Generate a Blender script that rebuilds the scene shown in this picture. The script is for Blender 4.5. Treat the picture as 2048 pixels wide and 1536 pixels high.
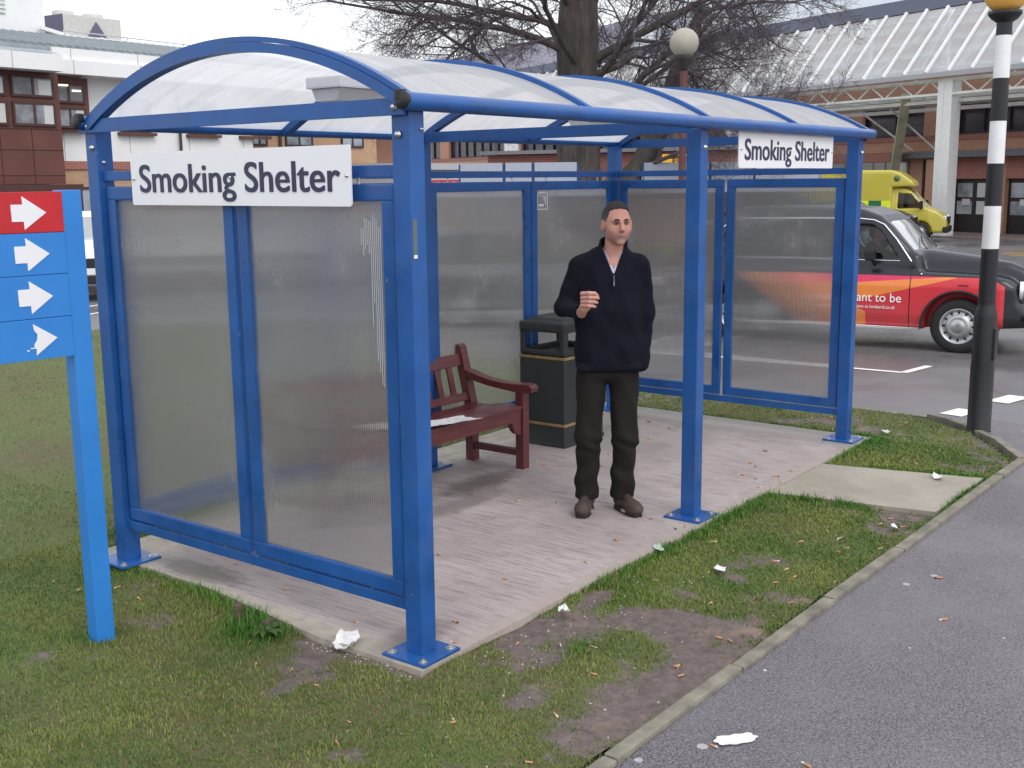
import bpy, bmesh, math, random
import numpy as np
from mathutils import Vector, Matrix, noise
for _o in list(bpy.data.objects): bpy.data.objects.remove(_o)
sc = bpy.context.scene
C = sc.collection
PI = math.pi
# ------------------------------------------------------------ camera, light
cd = bpy.data.cameras.new("camera"); cam = bpy.data.objects.new("camera", cd); C.objects.link(cam)
YAW, PITCH, ROLL = 0.6488083712, -0.1786275677, -0.0106956861
fw = Vector((math.cos(YAW) * math.cos(PITCH), math.sin(YAW) * math.cos(PITCH), math.sin(PITCH)))
rt = fw.cross(Vector((0, 0, 1))).normalized(); up = rt.cross(fw)
r2 = rt * math.cos(ROLL) + up * math.sin(ROLL); u2 = -rt * math.sin(ROLL) + up * math.cos(ROLL)
cam.matrix_world = Matrix(((r2.x, u2.x, -fw.x, -3.27816), (r2.y, u2.y, -fw.y, -2.99248), (r2.z, u2.z, -fw.z, 1.92539), (0, 0, 0, 1)))
cd.sensor_fit = 'HORIZONTAL'; cd.sensor_width = 36.0; cd.lens = 36.0 * 2259.2 / 2048.0
cd.clip_start = 0.05; cd.clip_end = 900
sc.camera = cam
w = bpy.data.worlds.new("World"); sc.world = w; w.use_nodes = True
nt = w.node_tree; nt.nodes.clear()
SUN_EL, SUN_AZ = math.radians(48), math.radians(250)     # azimuth measured from +x towards +y
sky = nt.nodes.new('ShaderNodeTexSky'); sky.sky_type = 'NISHITA'; sky.sun_disc = False
sky.sun_elevation = SUN_EL; sky.sun_rotation = math.radians(90) - SUN_AZ; sky.dust_density = 4; sky.air_density = 1.2
hs = nt.nodes.new('ShaderNodeHueSaturation'); hs.inputs['Saturation'].default_value = 0.35
b1 = nt.nodes.new('ShaderNodeBackground'); b1.inputs['Strength'].default_value = 0.05
b2 = nt.nodes.new('ShaderNodeBackground'); b2.inputs['Color'].default_value = (0.93, 0.955, 1.0, 1); b2.inputs['Strength'].default_value = 1.0
ad = nt.nodes.new('ShaderNodeAddShader'); wo = nt.nodes.new('ShaderNodeOutputWorld')
nt.links.new(sky.outputs[0], hs.inputs['Color']); nt.links.new(hs.outputs[0], b1.inputs['Color'])
nt.links.new(b1.outputs[0], ad.inputs[0]); nt.links.new(b2.outputs[0], ad.inputs[1]); nt.links.new(ad.outputs[0], wo.inputs[0])
sl = bpy.data.lights.new("sun", 'SUN'); sl.energy = 0.6; sl.angle = math.radians(25); sl.color = (1.0, 0.97, 0.93)
so = bpy.data.objects.new("sun", sl); C.objects.link(so)
sd = Vector((math.cos(SUN_EL) * math.cos(SUN_AZ), math.cos(SUN_EL) * math.sin(SUN_AZ), math.sin(SUN_EL)))
so.rotation_euler = sd.to_track_quat('Z', 'Y').to_euler()
sc.view_settings.view_transform = 'Standard'; sc.view_settings.look = 'None'
sc.view_settings.exposure = 0.27; sc.view_settings.gamma = 1.0
sc.cycles.use_denoising = True
sc.cycles.max_bounces = 10; sc.cycles.transmission_bounces = 10; sc.cycles.transparent_max_bounces = 16
sc.cycles.diffuse_bounces = 3; sc.cycles.glossy_bounces = 3
# ------------------------------------------------------------ materials
MATS = {}
def mat(name, col=(0.5, 0.5, 0.5), rough=0.5, metal=0.0, var=0.0, vscale=8.0, bump=0.0, bscale=60.0, spec=0.5, emit=None, coat=0.0, attr=None, trans=0.0, ior=1.45, grime=0.0):
    if name in MATS: return MATS[name]
    m = bpy.data.materials.new(name); m.use_nodes = True
    n = m.node_tree; p = n.nodes['Principled BSDF']
    p.inputs['Base Color'].default_value = (*col, 1); p.inputs['Roughness'].default_value = rough
    p.inputs['Metallic'].default_value = metal; p.inputs['Specular IOR Level'].default_value = spec
    p.inputs['Coat Weight'].default_value = coat; p.inputs['Transmission Weight'].default_value = trans; p.inputs['IOR'].default_value = ior
    src = None
    tc = n.nodes.new('ShaderNodeTexCoord')
    if attr:
        a = n.nodes.new('ShaderNodeAttribute'); a.attribute_name = attr; src = a.outputs['Color']
    if var > 0:
        t = n.nodes.new('ShaderNodeTexNoise'); t.inputs['Scale'].default_value = vscale; t.inputs['Detail'].default_value = 6
        n.links.new(tc.outputs['Object'], t.inputs['Vector'])
        r = n.nodes.new('ShaderNodeMapRange'); r.inputs[1].default_value = 0.3; r.inputs[2].default_value = 0.7
        r.inputs[3].default_value = 1 - var; r.inputs[4].default_value = 1 + var
        n.links.new(t.outputs['Fac'], r.inputs[0])
        x = n.nodes.new('ShaderNodeMix'); x.data_type = 'RGBA'; x.blend_type = 'MULTIPLY'; x.inputs[0].default_value = 1
        if src: n.links.new(src, x.inputs[6])
        else: x.inputs[6].default_value = (*col, 1)
        n.links.new(r.outputs[0], x.inputs[7]); src = x.outputs[2]
        rr = n.nodes.new('ShaderNodeMapRange'); rr.inputs[1].default_value = 0.3; rr.inputs[2].default_value = 0.7
        rr.inputs[3].default_value = max(0, rough - 0.08); rr.inputs[4].default_value = min(1, rough + 0.12)
        n.links.new(t.outputs['Fac'], rr.inputs[0]); n.links.new(rr.outputs[0], p.inputs['Roughness'])
    if grime > 0:
        t2 = n.nodes.new('ShaderNodeTexNoise'); t2.inputs['Scale'].default_value = 3.0; t2.inputs['Detail'].default_value = 9; t2.inputs['Roughness'].default_value = 0.7
        n.links.new(tc.outputs['Object'], t2.inputs['Vector'])
        r3 = n.nodes.new('ShaderNodeMapRange'); r3.inputs[1].default_value = 0.5; r3.inputs[2].default_value = 0.75; r3.inputs[4].default_value = grime
        n.links.new(t2.outputs['Fac'], r3.inputs[0])
        x2 = n.nodes.new('ShaderNodeMix'); x2.data_type = 'RGBA'; n.links.new(r3.outputs[0], x2.inputs[0])
        if src: n.links.new(src, x2.inputs[6])
        else: x2.inputs[6].default_value = (*col, 1)
        x2.inputs[7].default_value = (0.16, 0.15, 0.12, 1); src = x2.outputs[2]
        t4 = n.nodes.new('ShaderNodeTexNoise'); t4.inputs['Scale'].default_value = 38.0; t4.inputs['Detail'].default_value = 5; n.links.new(tc.outputs['Object'], t4.inputs['Vector'])
        r4 = n.nodes.new('ShaderNodeMapRange'); r4.inputs[1].default_value = 0.72; r4.inputs[2].default_value = 0.76; r4.inputs[4].default_value = min(1, grime * 2.5); n.links.new(t4.outputs['Fac'], r4.inputs[0])
        x4 = n.nodes.new('ShaderNodeMix'); x4.data_type = 'RGBA'; n.links.new(r4.outputs[0], x4.inputs[0]); n.links.new(src, x4.inputs[6]); x4.inputs[7].default_value = (0.30, 0.33, 0.36, 1); src = x4.outputs[2]
    if src: n.links.new(src, p.inputs['Base Color'])
    if bump > 0:
        t = n.nodes.new('ShaderNodeTexNoise'); t.inputs['Scale'].default_value = bscale; t.inputs['Detail'].default_value = 4
        n.links.new(tc.outputs['Object'], t.inputs['Vector'])
        b = n.nodes.new('ShaderNodeBump'); b.inputs['Strength'].default_value = bump; b.inputs['Distance'].default_value = 0.01
        n.links.new(t.outputs['Fac'], b.inputs['Height']); n.links.new(b.outputs[0], p.inputs['Normal'])
    if emit:
        p.inputs['Emission Color'].default_value = (*emit[0], 1); p.inputs['Emission Strength'].default_value = emit[1]
    MATS[name] = m
    return m
class NT:
    """small node-graph helper"""
    def __init__(s, name):
        s.m = bpy.data.materials.new(name); s.m.use_nodes = True; s.t = s.m.node_tree
        s.p = s.t.nodes['Principled BSDF']; s.out = s.t.nodes['Material Output']; MATS[name] = s.m
        s.tc = s.t.nodes.new('ShaderNodeTexCoord')
    def n(s, typ, **kw):
        x = s.t.nodes.new('ShaderNode' + typ)
        for k, v in kw.items(): setattr(x, k, v)
        return x
    def l(s, a, b): s.t.links.new(a, b)
    def val(s, sock, v):
        if isinstance(v, bpy.types.NodeSocket): s.l(v, sock)
        else: sock.default_value = (*v, 1) if (hasattr(v, '__len__') and len(v) == 3 and sock.type == 'RGBA') else v
    def math(s, op, a, b=0.0, c=0.0, clamp=False):
        x = s.n('Math', operation=op, use_clamp=clamp); s.val(x.inputs[0], a); s.val(x.inputs[1], b); s.val(x.inputs[2], c); return x.outputs[0]
    def mix(s, f, a, b, bt='MIX'):
        x = s.n('Mix', data_type='RGBA', blend_type=bt); s.val(x.inputs[0], f); s.val(x.inputs[6], a); s.val(x.inputs[7], b); return x.outputs[2]
    def noise(s, sc_, det=5, rough=0.55, vec=None, dim='3D'):
        x = s.n('TexNoise'); x.inputs['Scale'].default_value = sc_; x.inputs['Detail'].default_value = det; x.inputs['Roughness'].default_value = rough
        s.l(vec or s.tc.outputs['Object'], x.inputs['Vector']); return x.outputs['Fac']
    def rng(s, v, a, b, c=0.0, d=1.0):
        x = s.n('MapRange'); s.val(x.inputs[0], v); x.inputs[1].default_value = a; x.inputs[2].default_value = b; x.inputs[3].default_value = c; x.inputs[4].default_value = d; return x.outputs[0]
    def xyz(s, vec=None):
        x = s.n('SeparateXYZ'); s.l(vec or s.tc.outputs['Object'], x.inputs[0]); return x.outputs
    def mapping(s, scale=(1, 1, 1), rot=(0, 0, 0), vec=None):
        x = s.n('Mapping'); x.inputs['Scale'].default_value = scale; x.inputs['Rotation'].default_value = rot; s.l(vec or s.tc.outputs['Object'], x.inputs[0]); return x.outputs[0]
    def bump(s, h, strength=0.3, dist=0.01, nrm=None):
        x = s.n('Bump'); x.inputs['Strength'].default_value = strength; x.inputs['Distance'].default_value = dist; s.l(h, x.inputs['Height'])
        if nrm: s.l(nrm, x.inputs['Normal'])
        return x.outputs[0]
# ------------------------------------------------------------ object helpers
def tag(o, label=None, cat=None, group=None, kind=None):
    if label: o['label'] = label
    if cat: o['category'] = cat
    if group: o['group'] = group
    if kind: o['kind'] = kind
    return o
def empty(name, loc=(0, 0, 0), rz=0.0, label=None, cat=None, group=None):
    o = bpy.data.objects.new(name, None); o.empty_display_size = 0.1; C.objects.link(o); o.location = loc; o.rotation_euler = (0, 0, rz)
    return tag(o, label, cat, group)
def link(name, me, material=None, parent=None):
    o = bpy.data.objects.new(name, me); C.objects.link(o)
    if material is not None and not me.materials: me.materials.append(material)
    if parent is not None: o.parent = parent
    return o
class MB:
    """collects shapes into one mesh"""
    def __init__(s): s.v = []; s.f = []; s.sm = []
    def add(s, vs, fs, smooth=False):
        b = len(s.v); s.v += [tuple(v) for v in vs]; s.f += [tuple(i + b for i in f) for f in fs]; s.sm += [smooth] * len(fs); return s
    def box(s, x0, x1, y0, y1, z0, z1, bev=0.0, M=None):
        x0, x1 = min(x0, x1), max(x0, x1); y0, y1 = min(y0, y1), max(y0, y1); z0, z1 = min(z0, z1), max(z0, z1)
        if bev <= 0:
            vs = [Vector((x, y, z)) for x in (x0, x1) for y in (y0, y1) for z in (z0, z1)]
            fs = [(0, 1, 3, 2), (4, 6, 7, 5), (0, 4, 5, 1), (2, 3, 7, 6), (0, 2, 6, 4), (1, 5, 7, 3)]
        else:
            bm = bmesh.new(); bmesh.ops.create_cube(bm, size=1.0)
            for v in bm.verts: v.co = Vector(((x0 + x1) / 2 + v.co.x * (x1 - x0), (y0 + y1) / 2 + v.co.y * (y1 - y0), (z0 + z1) / 2 + v.co.z * (z1 - z0)))
            bmesh.ops.bevel(bm, geom=bm.edges[:], offset=bev, segments=2, affect='EDGES', profile=0.7)
            bm.verts.index_update(); vs = [v.co.copy() for v in bm.verts]; fs = [tuple(v.index for v in f.verts) for f in bm.faces]; bm.free()
        if M is not None: vs = [M @ v for v in vs]
        return s.add(vs, fs)
    def beam(s, a, b, wx, wz, bev=0.0, roll=0.0):
        """rectangular bar from a to b; wx across (horizontal), wz the other way"""
        a, b = Vector(a), Vector(b); d = b - a; L = d.length; d.normalize()
        ref = Vector((0, 0, 1)) if abs(d.z) < 0.95 else Vector((0, 1, 0))
        side = d.cross(ref).normalized(); u = side.cross(d)
        M = Matrix(((side.x, d.x, u.x, a.x), (side.y, d.y, u.y, a.y), (side.z, d.z, u.z, a.z), (0, 0, 0, 1))) @ Matrix.Rotation(roll, 4, 'Y')
        return s.box(-wx / 2, wx / 2, 0, L, -wz / 2, wz / 2, bev, M)
    def tube(s, pts, rad, n=10, cap=True, smooth=True):
        pts = [Vector(p) for p in pts]
        if not hasattr(rad, '__len__'): rad = [rad] * len(pts)
        rings = []; prev = None
        for i, p in enumerate(pts):
            d = (pts[min(i + 1, len(pts) - 1)] - pts[max(i - 1, 0)]).normalized()
            if prev is None:
                ref = Vector((0, 0, 1)) if abs(d.z) < 0.9 else Vector((1, 0, 0)); a = d.cross(ref).normalized()
            else: a = (prev - d * prev.dot(d)).normalized()
            prev = a; b = d.cross(a)
            rings.append([p + (a * math.cos(2 * PI * k / n) + b * math.sin(2 * PI * k / n)) * rad[i] for k in range(n)])
        vs = [v for r in rings for v in r]; fs = []
        for i in range(len(pts) - 1):
            for k in range(n): fs.append((i * n + k, i * n + (k + 1) % n, (i + 1) * n + (k + 1) % n, (i + 1) * n + k))
        s.add(vs, fs, smooth)
        if cap: s.add(rings[0], [tuple(range(n))[::-1]]); s.add(rings[-1], [tuple(range(n))])
        return s
    def lathe(s, prof, n=32, M=None, smooth=True):
        """prof: (r, z) list about the local z axis"""
        vs = []; fs = []
        for r, z in prof:
            for k in range(n): vs.append(Vector((r * math.cos(2 * PI * k / n), r * math.sin(2 * PI * k / n), z)))
        for i in range(len(prof) - 1):
            for k in range(n): fs.append((i * n + k, i * n + (k + 1) % n, (i + 1) * n + (k + 1) % n, (i + 1) * n + k))
        if M is not None: vs = [M @ v for v in vs]
        return s.add(vs, fs, smooth)
    def prism(s, poly, h0, h1, M=None, smooth=False):
        """poly of (x, y) extruded along z"""
        n = len(poly); vs = [Vector((x, y, h)) for h in (h0, h1) for x, y in poly]
        fs = [tuple(range(n))[::-1], tuple(range(n, 2 * n))] + [(i, (i + 1) % n, n + (i + 1) % n, n + i) for i in range(n)]
        if M is not None: vs = [M @ v for v in vs]
        return s.add(vs, fs, smooth)
    def build(s, name, material, parent=None, smooth_angle=None):
        me = bpy.data.meshes.new(name); me.from_pydata(s.v, [], s.f); me.update()
        me.polygons.foreach_set('use_smooth', s.sm)
        bm = bmesh.new(); bm.from_mesh(me); bmesh.ops.recalc_face_normals(bm, faces=bm.faces); bm.to_mesh(me); bm.free()
        return link(name, me, material, parent)
def fast_mesh(name, V, F, material=None, parent=None, smooth=True, cols=None):
    """V (n,3) array, F (m,k) int array"""
    me = bpy.data.meshes.new(name); V = np.asarray(V, np.float32); F = np.asarray(F, np.int32); k = F.shape[1]
    me.vertices.add(len(V)); me.vertices.foreach_set('co', V.ravel())
    me.loops.add(F.size); me.loops.foreach_set('vertex_index', F.ravel())
    me.polygons.add(len(F)); me.polygons.foreach_set('loop_start', np.arange(0, F.size, k, dtype=np.int32)); me.polygons.foreach_set('loop_total', np.full(len(F), k, np.int32))
    me.polygons.foreach_set('use_smooth', np.full(len(F), smooth))
    me.update(); me.validate()
    if cols is not None:
        a = me.color_attributes.new('Col', 'FLOAT_COLOR', 'POINT'); c = np.ones((len(V), 4), np.float32); c[:, :3] = cols; a.data.foreach_set('color', c.ravel())
    return link(name, me, material, parent)
def text_mesh(name, body, size, material, parent=None, extrude=0.0008, bold=0.0, sx=1.0, align='CENTER', spacing=1.0):
    cu = bpy.data.curves.new(name, 'FONT'); cu.body = body; cu.size = size; cu.extrude = extrude; cu.offset = bold; cu.align_x = align; cu.space_character = spacing
    o = bpy.data.objects.new(name, cu); C.objects.link(o)
    bpy.context.view_layer.update()
    me = bpy.data.meshes.new_from_object(o.evaluated_get(bpy.context.evaluated_depsgraph_get()))
    bpy.data.objects.remove(o); bpy.data.curves.remove(cu)
    me.transform(Matrix.Scale(sx, 4, (1, 0, 0))); me.materials.clear(); me.name = name
    return link(name, me, material, parent)
def bold_text(name, body, size, material, parent, sx, grow):
    t = text_mesh(name, body, size, material, parent, 0.0012, 0.0, sx); me = t.data
    V0 = [v.co.copy() for v in me.vertices]; F0 = [tuple(p.vertices) for p in me.polygons]; m = MB()
    for k, (dx, dy) in enumerate(((0, 0), (-1, 0.35), (1, -0.35), (-.5, -.4), (.5, .4))): m.add([v + Vector((dx * grow, dy * grow, k * 0.00012)) for v in V0], F0)
    nm = bpy.data.meshes.new(name); nm.from_pydata(m.v, [], m.f); nm.materials.append(material); t.data = nm; return t
def copy_tree(o, parent=None):
    c = o.copy(); C.objects.link(c)
    if parent is not None: c.parent = parent
    for ch in [x for x in bpy.data.objects if x.parent is o]: copy_tree(ch, c)
    return c
# ------------------------------------------------------------ signed-distance modelling
def sdf_grid(lo, hi, h):
    ax = [np.arange(lo[i], hi[i] + h, h, dtype=np.float32) for i in range(3)]
    X, Y, Z = np.meshgrid(*ax, indexing='ij'); return X, Y, Z
def smin(a, b, k):
    t = np.clip(0.5 + 0.5 * (b - a) / k, 0, 1); return b * (1 - t) + a * t - k * t * (1 - t)
def smax(a, b, k): return -smin(-a, -b, k)
def s_ell(P, c, r, R=None):
    q = [P[i] - c[i] for i in range(3)]
    if R is not None: q = [R[j][0] * q[0] + R[j][1] * q[1] + R[j][2] * q[2] for j in range(3)]
    k0 = np.sqrt(sum((q[i] / r[i]) ** 2 for i in range(3))); k1 = np.sqrt(sum((q[i] / r[i] ** 2) ** 2 for i in range(3))) + 1e-9
    return k0 * (k0 - 1) / k1
def s_cap(P, a, b, ra, rb=None, sy=1.0):
    """tapered capsule; sy squashes the y direction"""
    if rb is None: rb = ra
    a = np.array(a, float); b = np.array(b, float); d = b - a
    q = [P[0] - a[0], (P[1] - a[1]) / 1.0, P[2] - a[2]]
    t = np.clip((q[0] * d[0] + q[1] * d[1] + q[2] * d[2]) / max(1e-9, d @ d), 0, 1)
    return np.sqrt((q[0] - d[0] * t) ** 2 + ((q[1] - d[1] * t) / sy) ** 2 + (q[2] - d[2] * t) ** 2) - (ra + (rb - ra) * t)
def s_box(P, c, hs, r=0.0):
    q = [np.abs(P[i] - c[i]) - (hs[i] - r) for i in range(3)]
    o = np.sqrt(sum(np.maximum(x, 0) ** 2 for x in q)); return o + np.minimum(np.maximum(np.maximum(q[0], q[1]), q[2]), 0) - r
def s_poly(X, Z, poly):
    """signed distance to a 2-D polygon"""
    d = np.full(X.shape, 1e9, np.float32); s = np.ones(X.shape, np.float32); n = len(poly)
    for i in range(n):
        ax_, az = poly[i]; bx, bz = poly[i - 1]
        ex, ez = bx - ax_, bz - az; wx, wz = X - ax_, Z - az
        t = np.clip((wx * ex + wz * ez) / (ex * ex + ez * ez + 1e-12), 0, 1)
        d = np.minimum(d, (wx - ex * t) ** 2 + (wz - ez * t) ** 2)
        c1 = Z >= az; c2 = Z < bz; c3 = ex * wz > ez * wx
        s = np.where((c1 & c2 & c3) | (~c1 & ~c2 & ~c3), -s, s)
    return s * np.sqrt(d)
def surface_nets(D, lo, h):
    """mesh of D = 0"""
    S = D < 0; nx, ny, nz = D.shape
    idx = [(0, 0, 0), (1, 0, 0), (0, 1, 0), (1, 1, 0), (0, 0, 1), (1, 0, 1), (0, 1, 1), (1, 1, 1)]
    cs = np.stack([S[i:nx - 1 + i, j:ny - 1 + j, k:nz - 1 + k] for i, j, k in idx]); cnt = cs.sum(0); act = (cnt > 0) & (cnt < 8)
    ii = np.argwhere(act); vid = np.full(act.shape, -1, np.int64); vid[act] = np.arange(len(ii))
    vals = np.stack([D[ii[:, 0] + i, ii[:, 1] + j, ii[:, 2] + k] for i, j, k in idx], 1)
    P = np.zeros((len(ii), 3)); W = np.zeros(len(ii))
    edges = [(a, b) for a in range(8) for b in range(a + 1, 8) if bin(a ^ b).count('1') == 1]
    cr = np.array(idx, float)
    for a, b in edges:
        va, vb = vals[:, a], vals[:, b]; m = (va < 0) != (vb < 0)
        t = np.where(m, va / np.where(m, va - vb, 1), 0)
        P += (cr[a] + (cr[b] - cr[a]) * t[:, None]) * m[:, None]; W += m
    V = (ii + P / W[:, None]) * h + np.array(lo); Fs = []
    for ax in range(3):
        o1, o2 = (ax + 1) % 3, (ax + 2) % 3
        sl0 = [slice(1, -1)] * 3; sl1 = [slice(1, -1)] * 3
        sl0[ax] = slice(0, D.shape[ax] - 1); sl1[ax] = slice(1, D.shape[ax])
        a = S[tuple(sl0)]; b = S[tuple(sl1)]; e = np.argwhere(a != b)
        if not len(e): continue
        fl = a[tuple(e.T)]; base = e.copy(); base[:, o1] += 1; base[:, o2] += 1
        def g(d1, d2):
            q = base.copy(); q[:, o1] -= d1; q[:, o2] -= d2; return vid[q[:, 0], q[:, 1], q[:, 2]]
        Q = np.stack([g(1, 1), g(0, 1), g(0, 0), g(1, 0)], 1); Q[~fl] = Q[~fl][:, ::-1]; Fs.append(Q)
    return V, np.concatenate(Fs)
def lsmooth(V, F, it=2, lam=0.5):
    for _ in range(it):
        A = np.zeros_like(V); n = np.zeros(len(V))
        for a, b in ((0, 1), (1, 2), (2, 3), (3, 0)):
            np.add.at(A, F[:, a], V[F[:, b]]); np.add.at(A, F[:, b], V[F[:, a]]); np.add.at(n, F[:, a], 1); np.add.at(n, F[:, b], 1)
        V = V + lam * (A / np.maximum(n, 1)[:, None] - V)
    return V
# ============================================================ ground
rng = np.random.default_rng(7)
_L = rng.random((256, 256)).astype(np.float32)
def vnoise(x, y):
    xi = np.floor(x).astype(int); yi = np.floor(y).astype(int); fx = x - xi; fy = y - yi
    fx = fx * fx * (3 - 2 * fx); fy = fy * fy * (3 - 2 * fy); g = lambda a, b: _L[a & 255, b & 255]
    return (g(xi, yi) * (1 - fx) + g(xi + 1, yi) * fx) * (1 - fy) + (g(xi, yi + 1) * (1 - fx) + g(xi + 1, yi + 1) * fx) * fy
def fbm(x, y, s, oc=4):
    r = 0; a = 0.5; t = 0
    for i in range(oc): r = r + a * vnoise(x * s + 17.3 * i, y * s + 5.1 * i); t += a; a *= 0.5; s *= 2.03
    return r / t
def G(x, y):
    """road level: falls gently away from the lawn"""
    x = np.asarray(x, float); y = np.asarray(y, float)
    r = np.maximum(np.maximum(x - 5.8, (y - 10.3) * 0.9), np.maximum(-y - 1.5 - 1e3, 0))
    return -0.075 - 0.025 * np.clip(r, 0, 5) - 0.0105 * np.clip(r - 5, 0, 27)
LAWN = [(-14, -0.79), (4.85, -1.185), (5.30, -0.93), (5.62, -0.66), (5.86, -0.42), (5.98, -0.15), (6.0, 0.4), (5.9, 1.3), (5.82, 2.5), (6.45, 4.9), (7.5, 7.6), (7.7, 9.0), (7.2, 10.1), (5.6, 10.75), (-14, 11.2)]
def inpoly(x, y, P):
    c = np.zeros(x.shape, bool)
    for i in range(len(P)):
        (xa, ya), (xb, yb) = P[i], P[i - 1]
        c ^= ((ya > y) != (yb > y)) & (x < (xb - xa) * (y - ya) / (yb - ya + 1e-12) + xa)
    return c
def dpoly(x, y, P):
    d = np.full(x.shape, 1e9)
    for i in range(len(P)):
        (xa, ya), (xb, yb) = P[i], P[i - 1]; ex, ey = xb - xa, yb - ya
        t = np.clip(((x - xa) * ex + (y - ya) * ey) / (ex * ex + ey * ey), 0, 1)
        d = np.minimum(d, np.hypot(x - xa - ex * t, y - ya - ey * t))
    return d
SLAB = [(-0.12, -0.135), (4.93, -0.15), (4.95, 0.6), (4.97, 2.32), (-0.02, 2.27), (-0.03, 1.3), (-0.13, 0.45)]
PATH = [(3.10, -0.147), (3.26, -1.122), (4.20, -1.142), (3.97, -0.15)]
def mudf(x, y):
    n = 0.55 * fbm(x + 3.1, y - 1.7, 2.2, 4) + 0.45 * fbm(x, y, 8.5, 4)
    bias = np.zeros_like(x)
    front = np.exp(-((y + 0.62) / 0.42) ** 2) * (x > -0.8) * (x < 3.4)            # the worn strip between slab and edging
    bias += 0.145 * front * np.clip(1.25 - 0.28 * x, 0.3, 1)
    bias += 0.10 * np.exp(-((y + 0.95) / 0.16) ** 2) + 0.20 * np.exp(-((y + 0.24) / 0.09) ** 2) * (x > 0.25) * (x < 1.3) + 0.26 * np.exp(-((x + 0.13) / 0.07) ** 2) * (y > -0.15) * (y < 0.55)
    bias += 0.12 * ((x > 4.95) & (y < 1.2)) * np.exp(-((x - 5.45) / 0.4) ** 2)
    bias += 0.06 * np.exp(-(((x + 0.55) / 0.35) ** 2 + ((y - 1.15) / 0.30) ** 2))
    bias += 0.08 * np.exp(-(((x + 0.22) / 0.2) ** 2 + ((y - 0.28) / 0.22) ** 2))
    bias += 0.13 * np.exp(-(((x - 0.55) / 0.5) ** 2 + ((y + 0.42) / 0.12) ** 2))
    bias -= 0.12 * np.exp(-(((x - 2.1) / 1.1) ** 2 + ((y + 0.33) / 0.14) ** 2))
    bias -= 0.05 * (y > 2.2) + 0.02 * (x < -0.8)
    return np.clip((n + bias - 0.575) / 0.20, 0, 1)
def lawn_z(x, y):
    return -0.022 + 0.022 * (fbm(x, y, 3.0, 4) - 0.5) + 0.01 * (fbm(x, y, 14.0, 2) - 0.5) - 0.006 * mudf(x, y)
# --- road: one sheet to the horizon
gx = np.concatenate([np.linspace(-420, -20, 14), np.arange(-18, 46, 1.0), np.linspace(50, 460, 16)])
gy = np.concatenate([np.linspace(-420, -20, 14), np.arange(-18, 46, 1.0), np.linspace(50, 460, 16)])
X, Y = np.meshgrid(gx, gy, indexing='ij'); nx, ny = X.shape
V = np.stack([X, Y, G(X, Y)], -1).reshape(-1, 3)
I = np.arange(nx * ny).reshape(nx, ny); F = np.stack([I[:-1, :-1], I[1:, :-1], I[1:, 1:], I[:-1, 1:]], -1).reshape(-1, 4)
g = NT('wet_road')
n1 = g.noise(0.35, 6); n2 = g.noise(3.0, 7, 0.7); n3 = g.noise(160, 3); n4 = g.noise(700, 2)
wet = g.rng(n1, 0.42, 0.60)
c = g.mix(g.rng(n2, 0.3, 0.7), (0.085, 0.083, 0.092), (0.145, 0.138, 0.15)); c = g.mix(wet, c, (0.055, 0.053, 0.06)); c = g.mix(g.rng(n4, 0.35, 0.75), c, (0.2, 0.19, 0.2))
g.l(c, g.p.inputs['Base Color']); g.l(g.math('SUBTRACT', g.rng(n2, 0.2, 0.8, 0.42, 0.62), g.math('MULTIPLY', wet, 0.30)), g.p.inputs['Roughness'])
g.l(g.bump(n3, 0.35, 0.004), g.p.inputs['Normal'])
tag(fast_mesh('road', V, F, g.m, smooth=True), kind='structure')
# --- lawn soil
h = 0.04
gx = np.concatenate([np.arange(-14, -3, 0.4), np.arange(-3, 8.0, h)]); gy = np.arange(-1.24, 11.3, h)
X, Y = np.meshgrid(gx, gy, indexing='ij'); nx, ny = X.shape
ins = inpoly(X, Y, LAWN); Z = lawn_z(X, Y)
e = np.minimum(dpoly(X, Y, LAWN), 0.3)
Z = np.where(inpoly(X, Y, SLAB) & (dpoly(X, Y, SLAB) > 0.05), -0.05, Z)
Z = np.where(inpoly(X, Y, PATH) & (dpoly(X, Y, PATH) > 0.05), -0.05, Z)
I = np.arange(nx * ny).reshape(nx, ny); F = np.stack([I[:-1, :-1], I[1:, :-1], I[1:, 1:], I[:-1, 1:]], -1).reshape(-1, 4)
F = F[ins.ravel()[F].all(1)]
Mu = mudf(X, Y); cols = np.zeros((nx * ny, 3)); cols[:, 0] = Mu.ravel(); cols[:, 1] = fbm(X, Y, 1.1, 4).ravel(); cols[:, 2] = fbm(X + 9, Y, 6, 3).ravel()
keep = np.unique(F); rem = np.full(nx * ny, -1); rem[keep] = np.arange(len(keep))
g = NT('lawn_soil')
a = g.n('Attribute', attribute_name='Col'); sp = g.n('SeparateColor'); g.l(a.outputs['Color'], sp.inputs[0])
nf = g.noise(90, 4, 0.7); nm = g.noise(22, 5, 0.7); sand = g.noise(3.5, 5, 0.6)
gr = g.mix(g.rng(nf, 0.35, 0.65), (0.048, 0.066, 0.016), (0.14, 0.175, 0.042)); gr = g.mix(g.rng(sp.outputs[1], 0.35, 0.65), gr, g.mix(nm, (0.07, 0.066, 0.024), (0.14, 0.12, 0.05)))
mu = g.mix(g.rng(nm, 0.3, 0.7), (0.085, 0.063, 0.058), (0.19, 0.148, 0.138)); mu = g.mix(g.rng(sand, 0.55, 0.7), mu, (0.25, 0.17, 0.13)); mu = g.mix(g.rng(nf, 0.66, 0.74), mu, (0.42, 0.37, 0.33))
g.l(g.mix(g.rng(g.math('ADD', sp.outputs[0], g.math('MULTIPLY', g.math('SUBTRACT', nm, 0.5), 0.9)), 0.35, 0.65), gr, mu), g.p.inputs['Base Color'])
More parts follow.
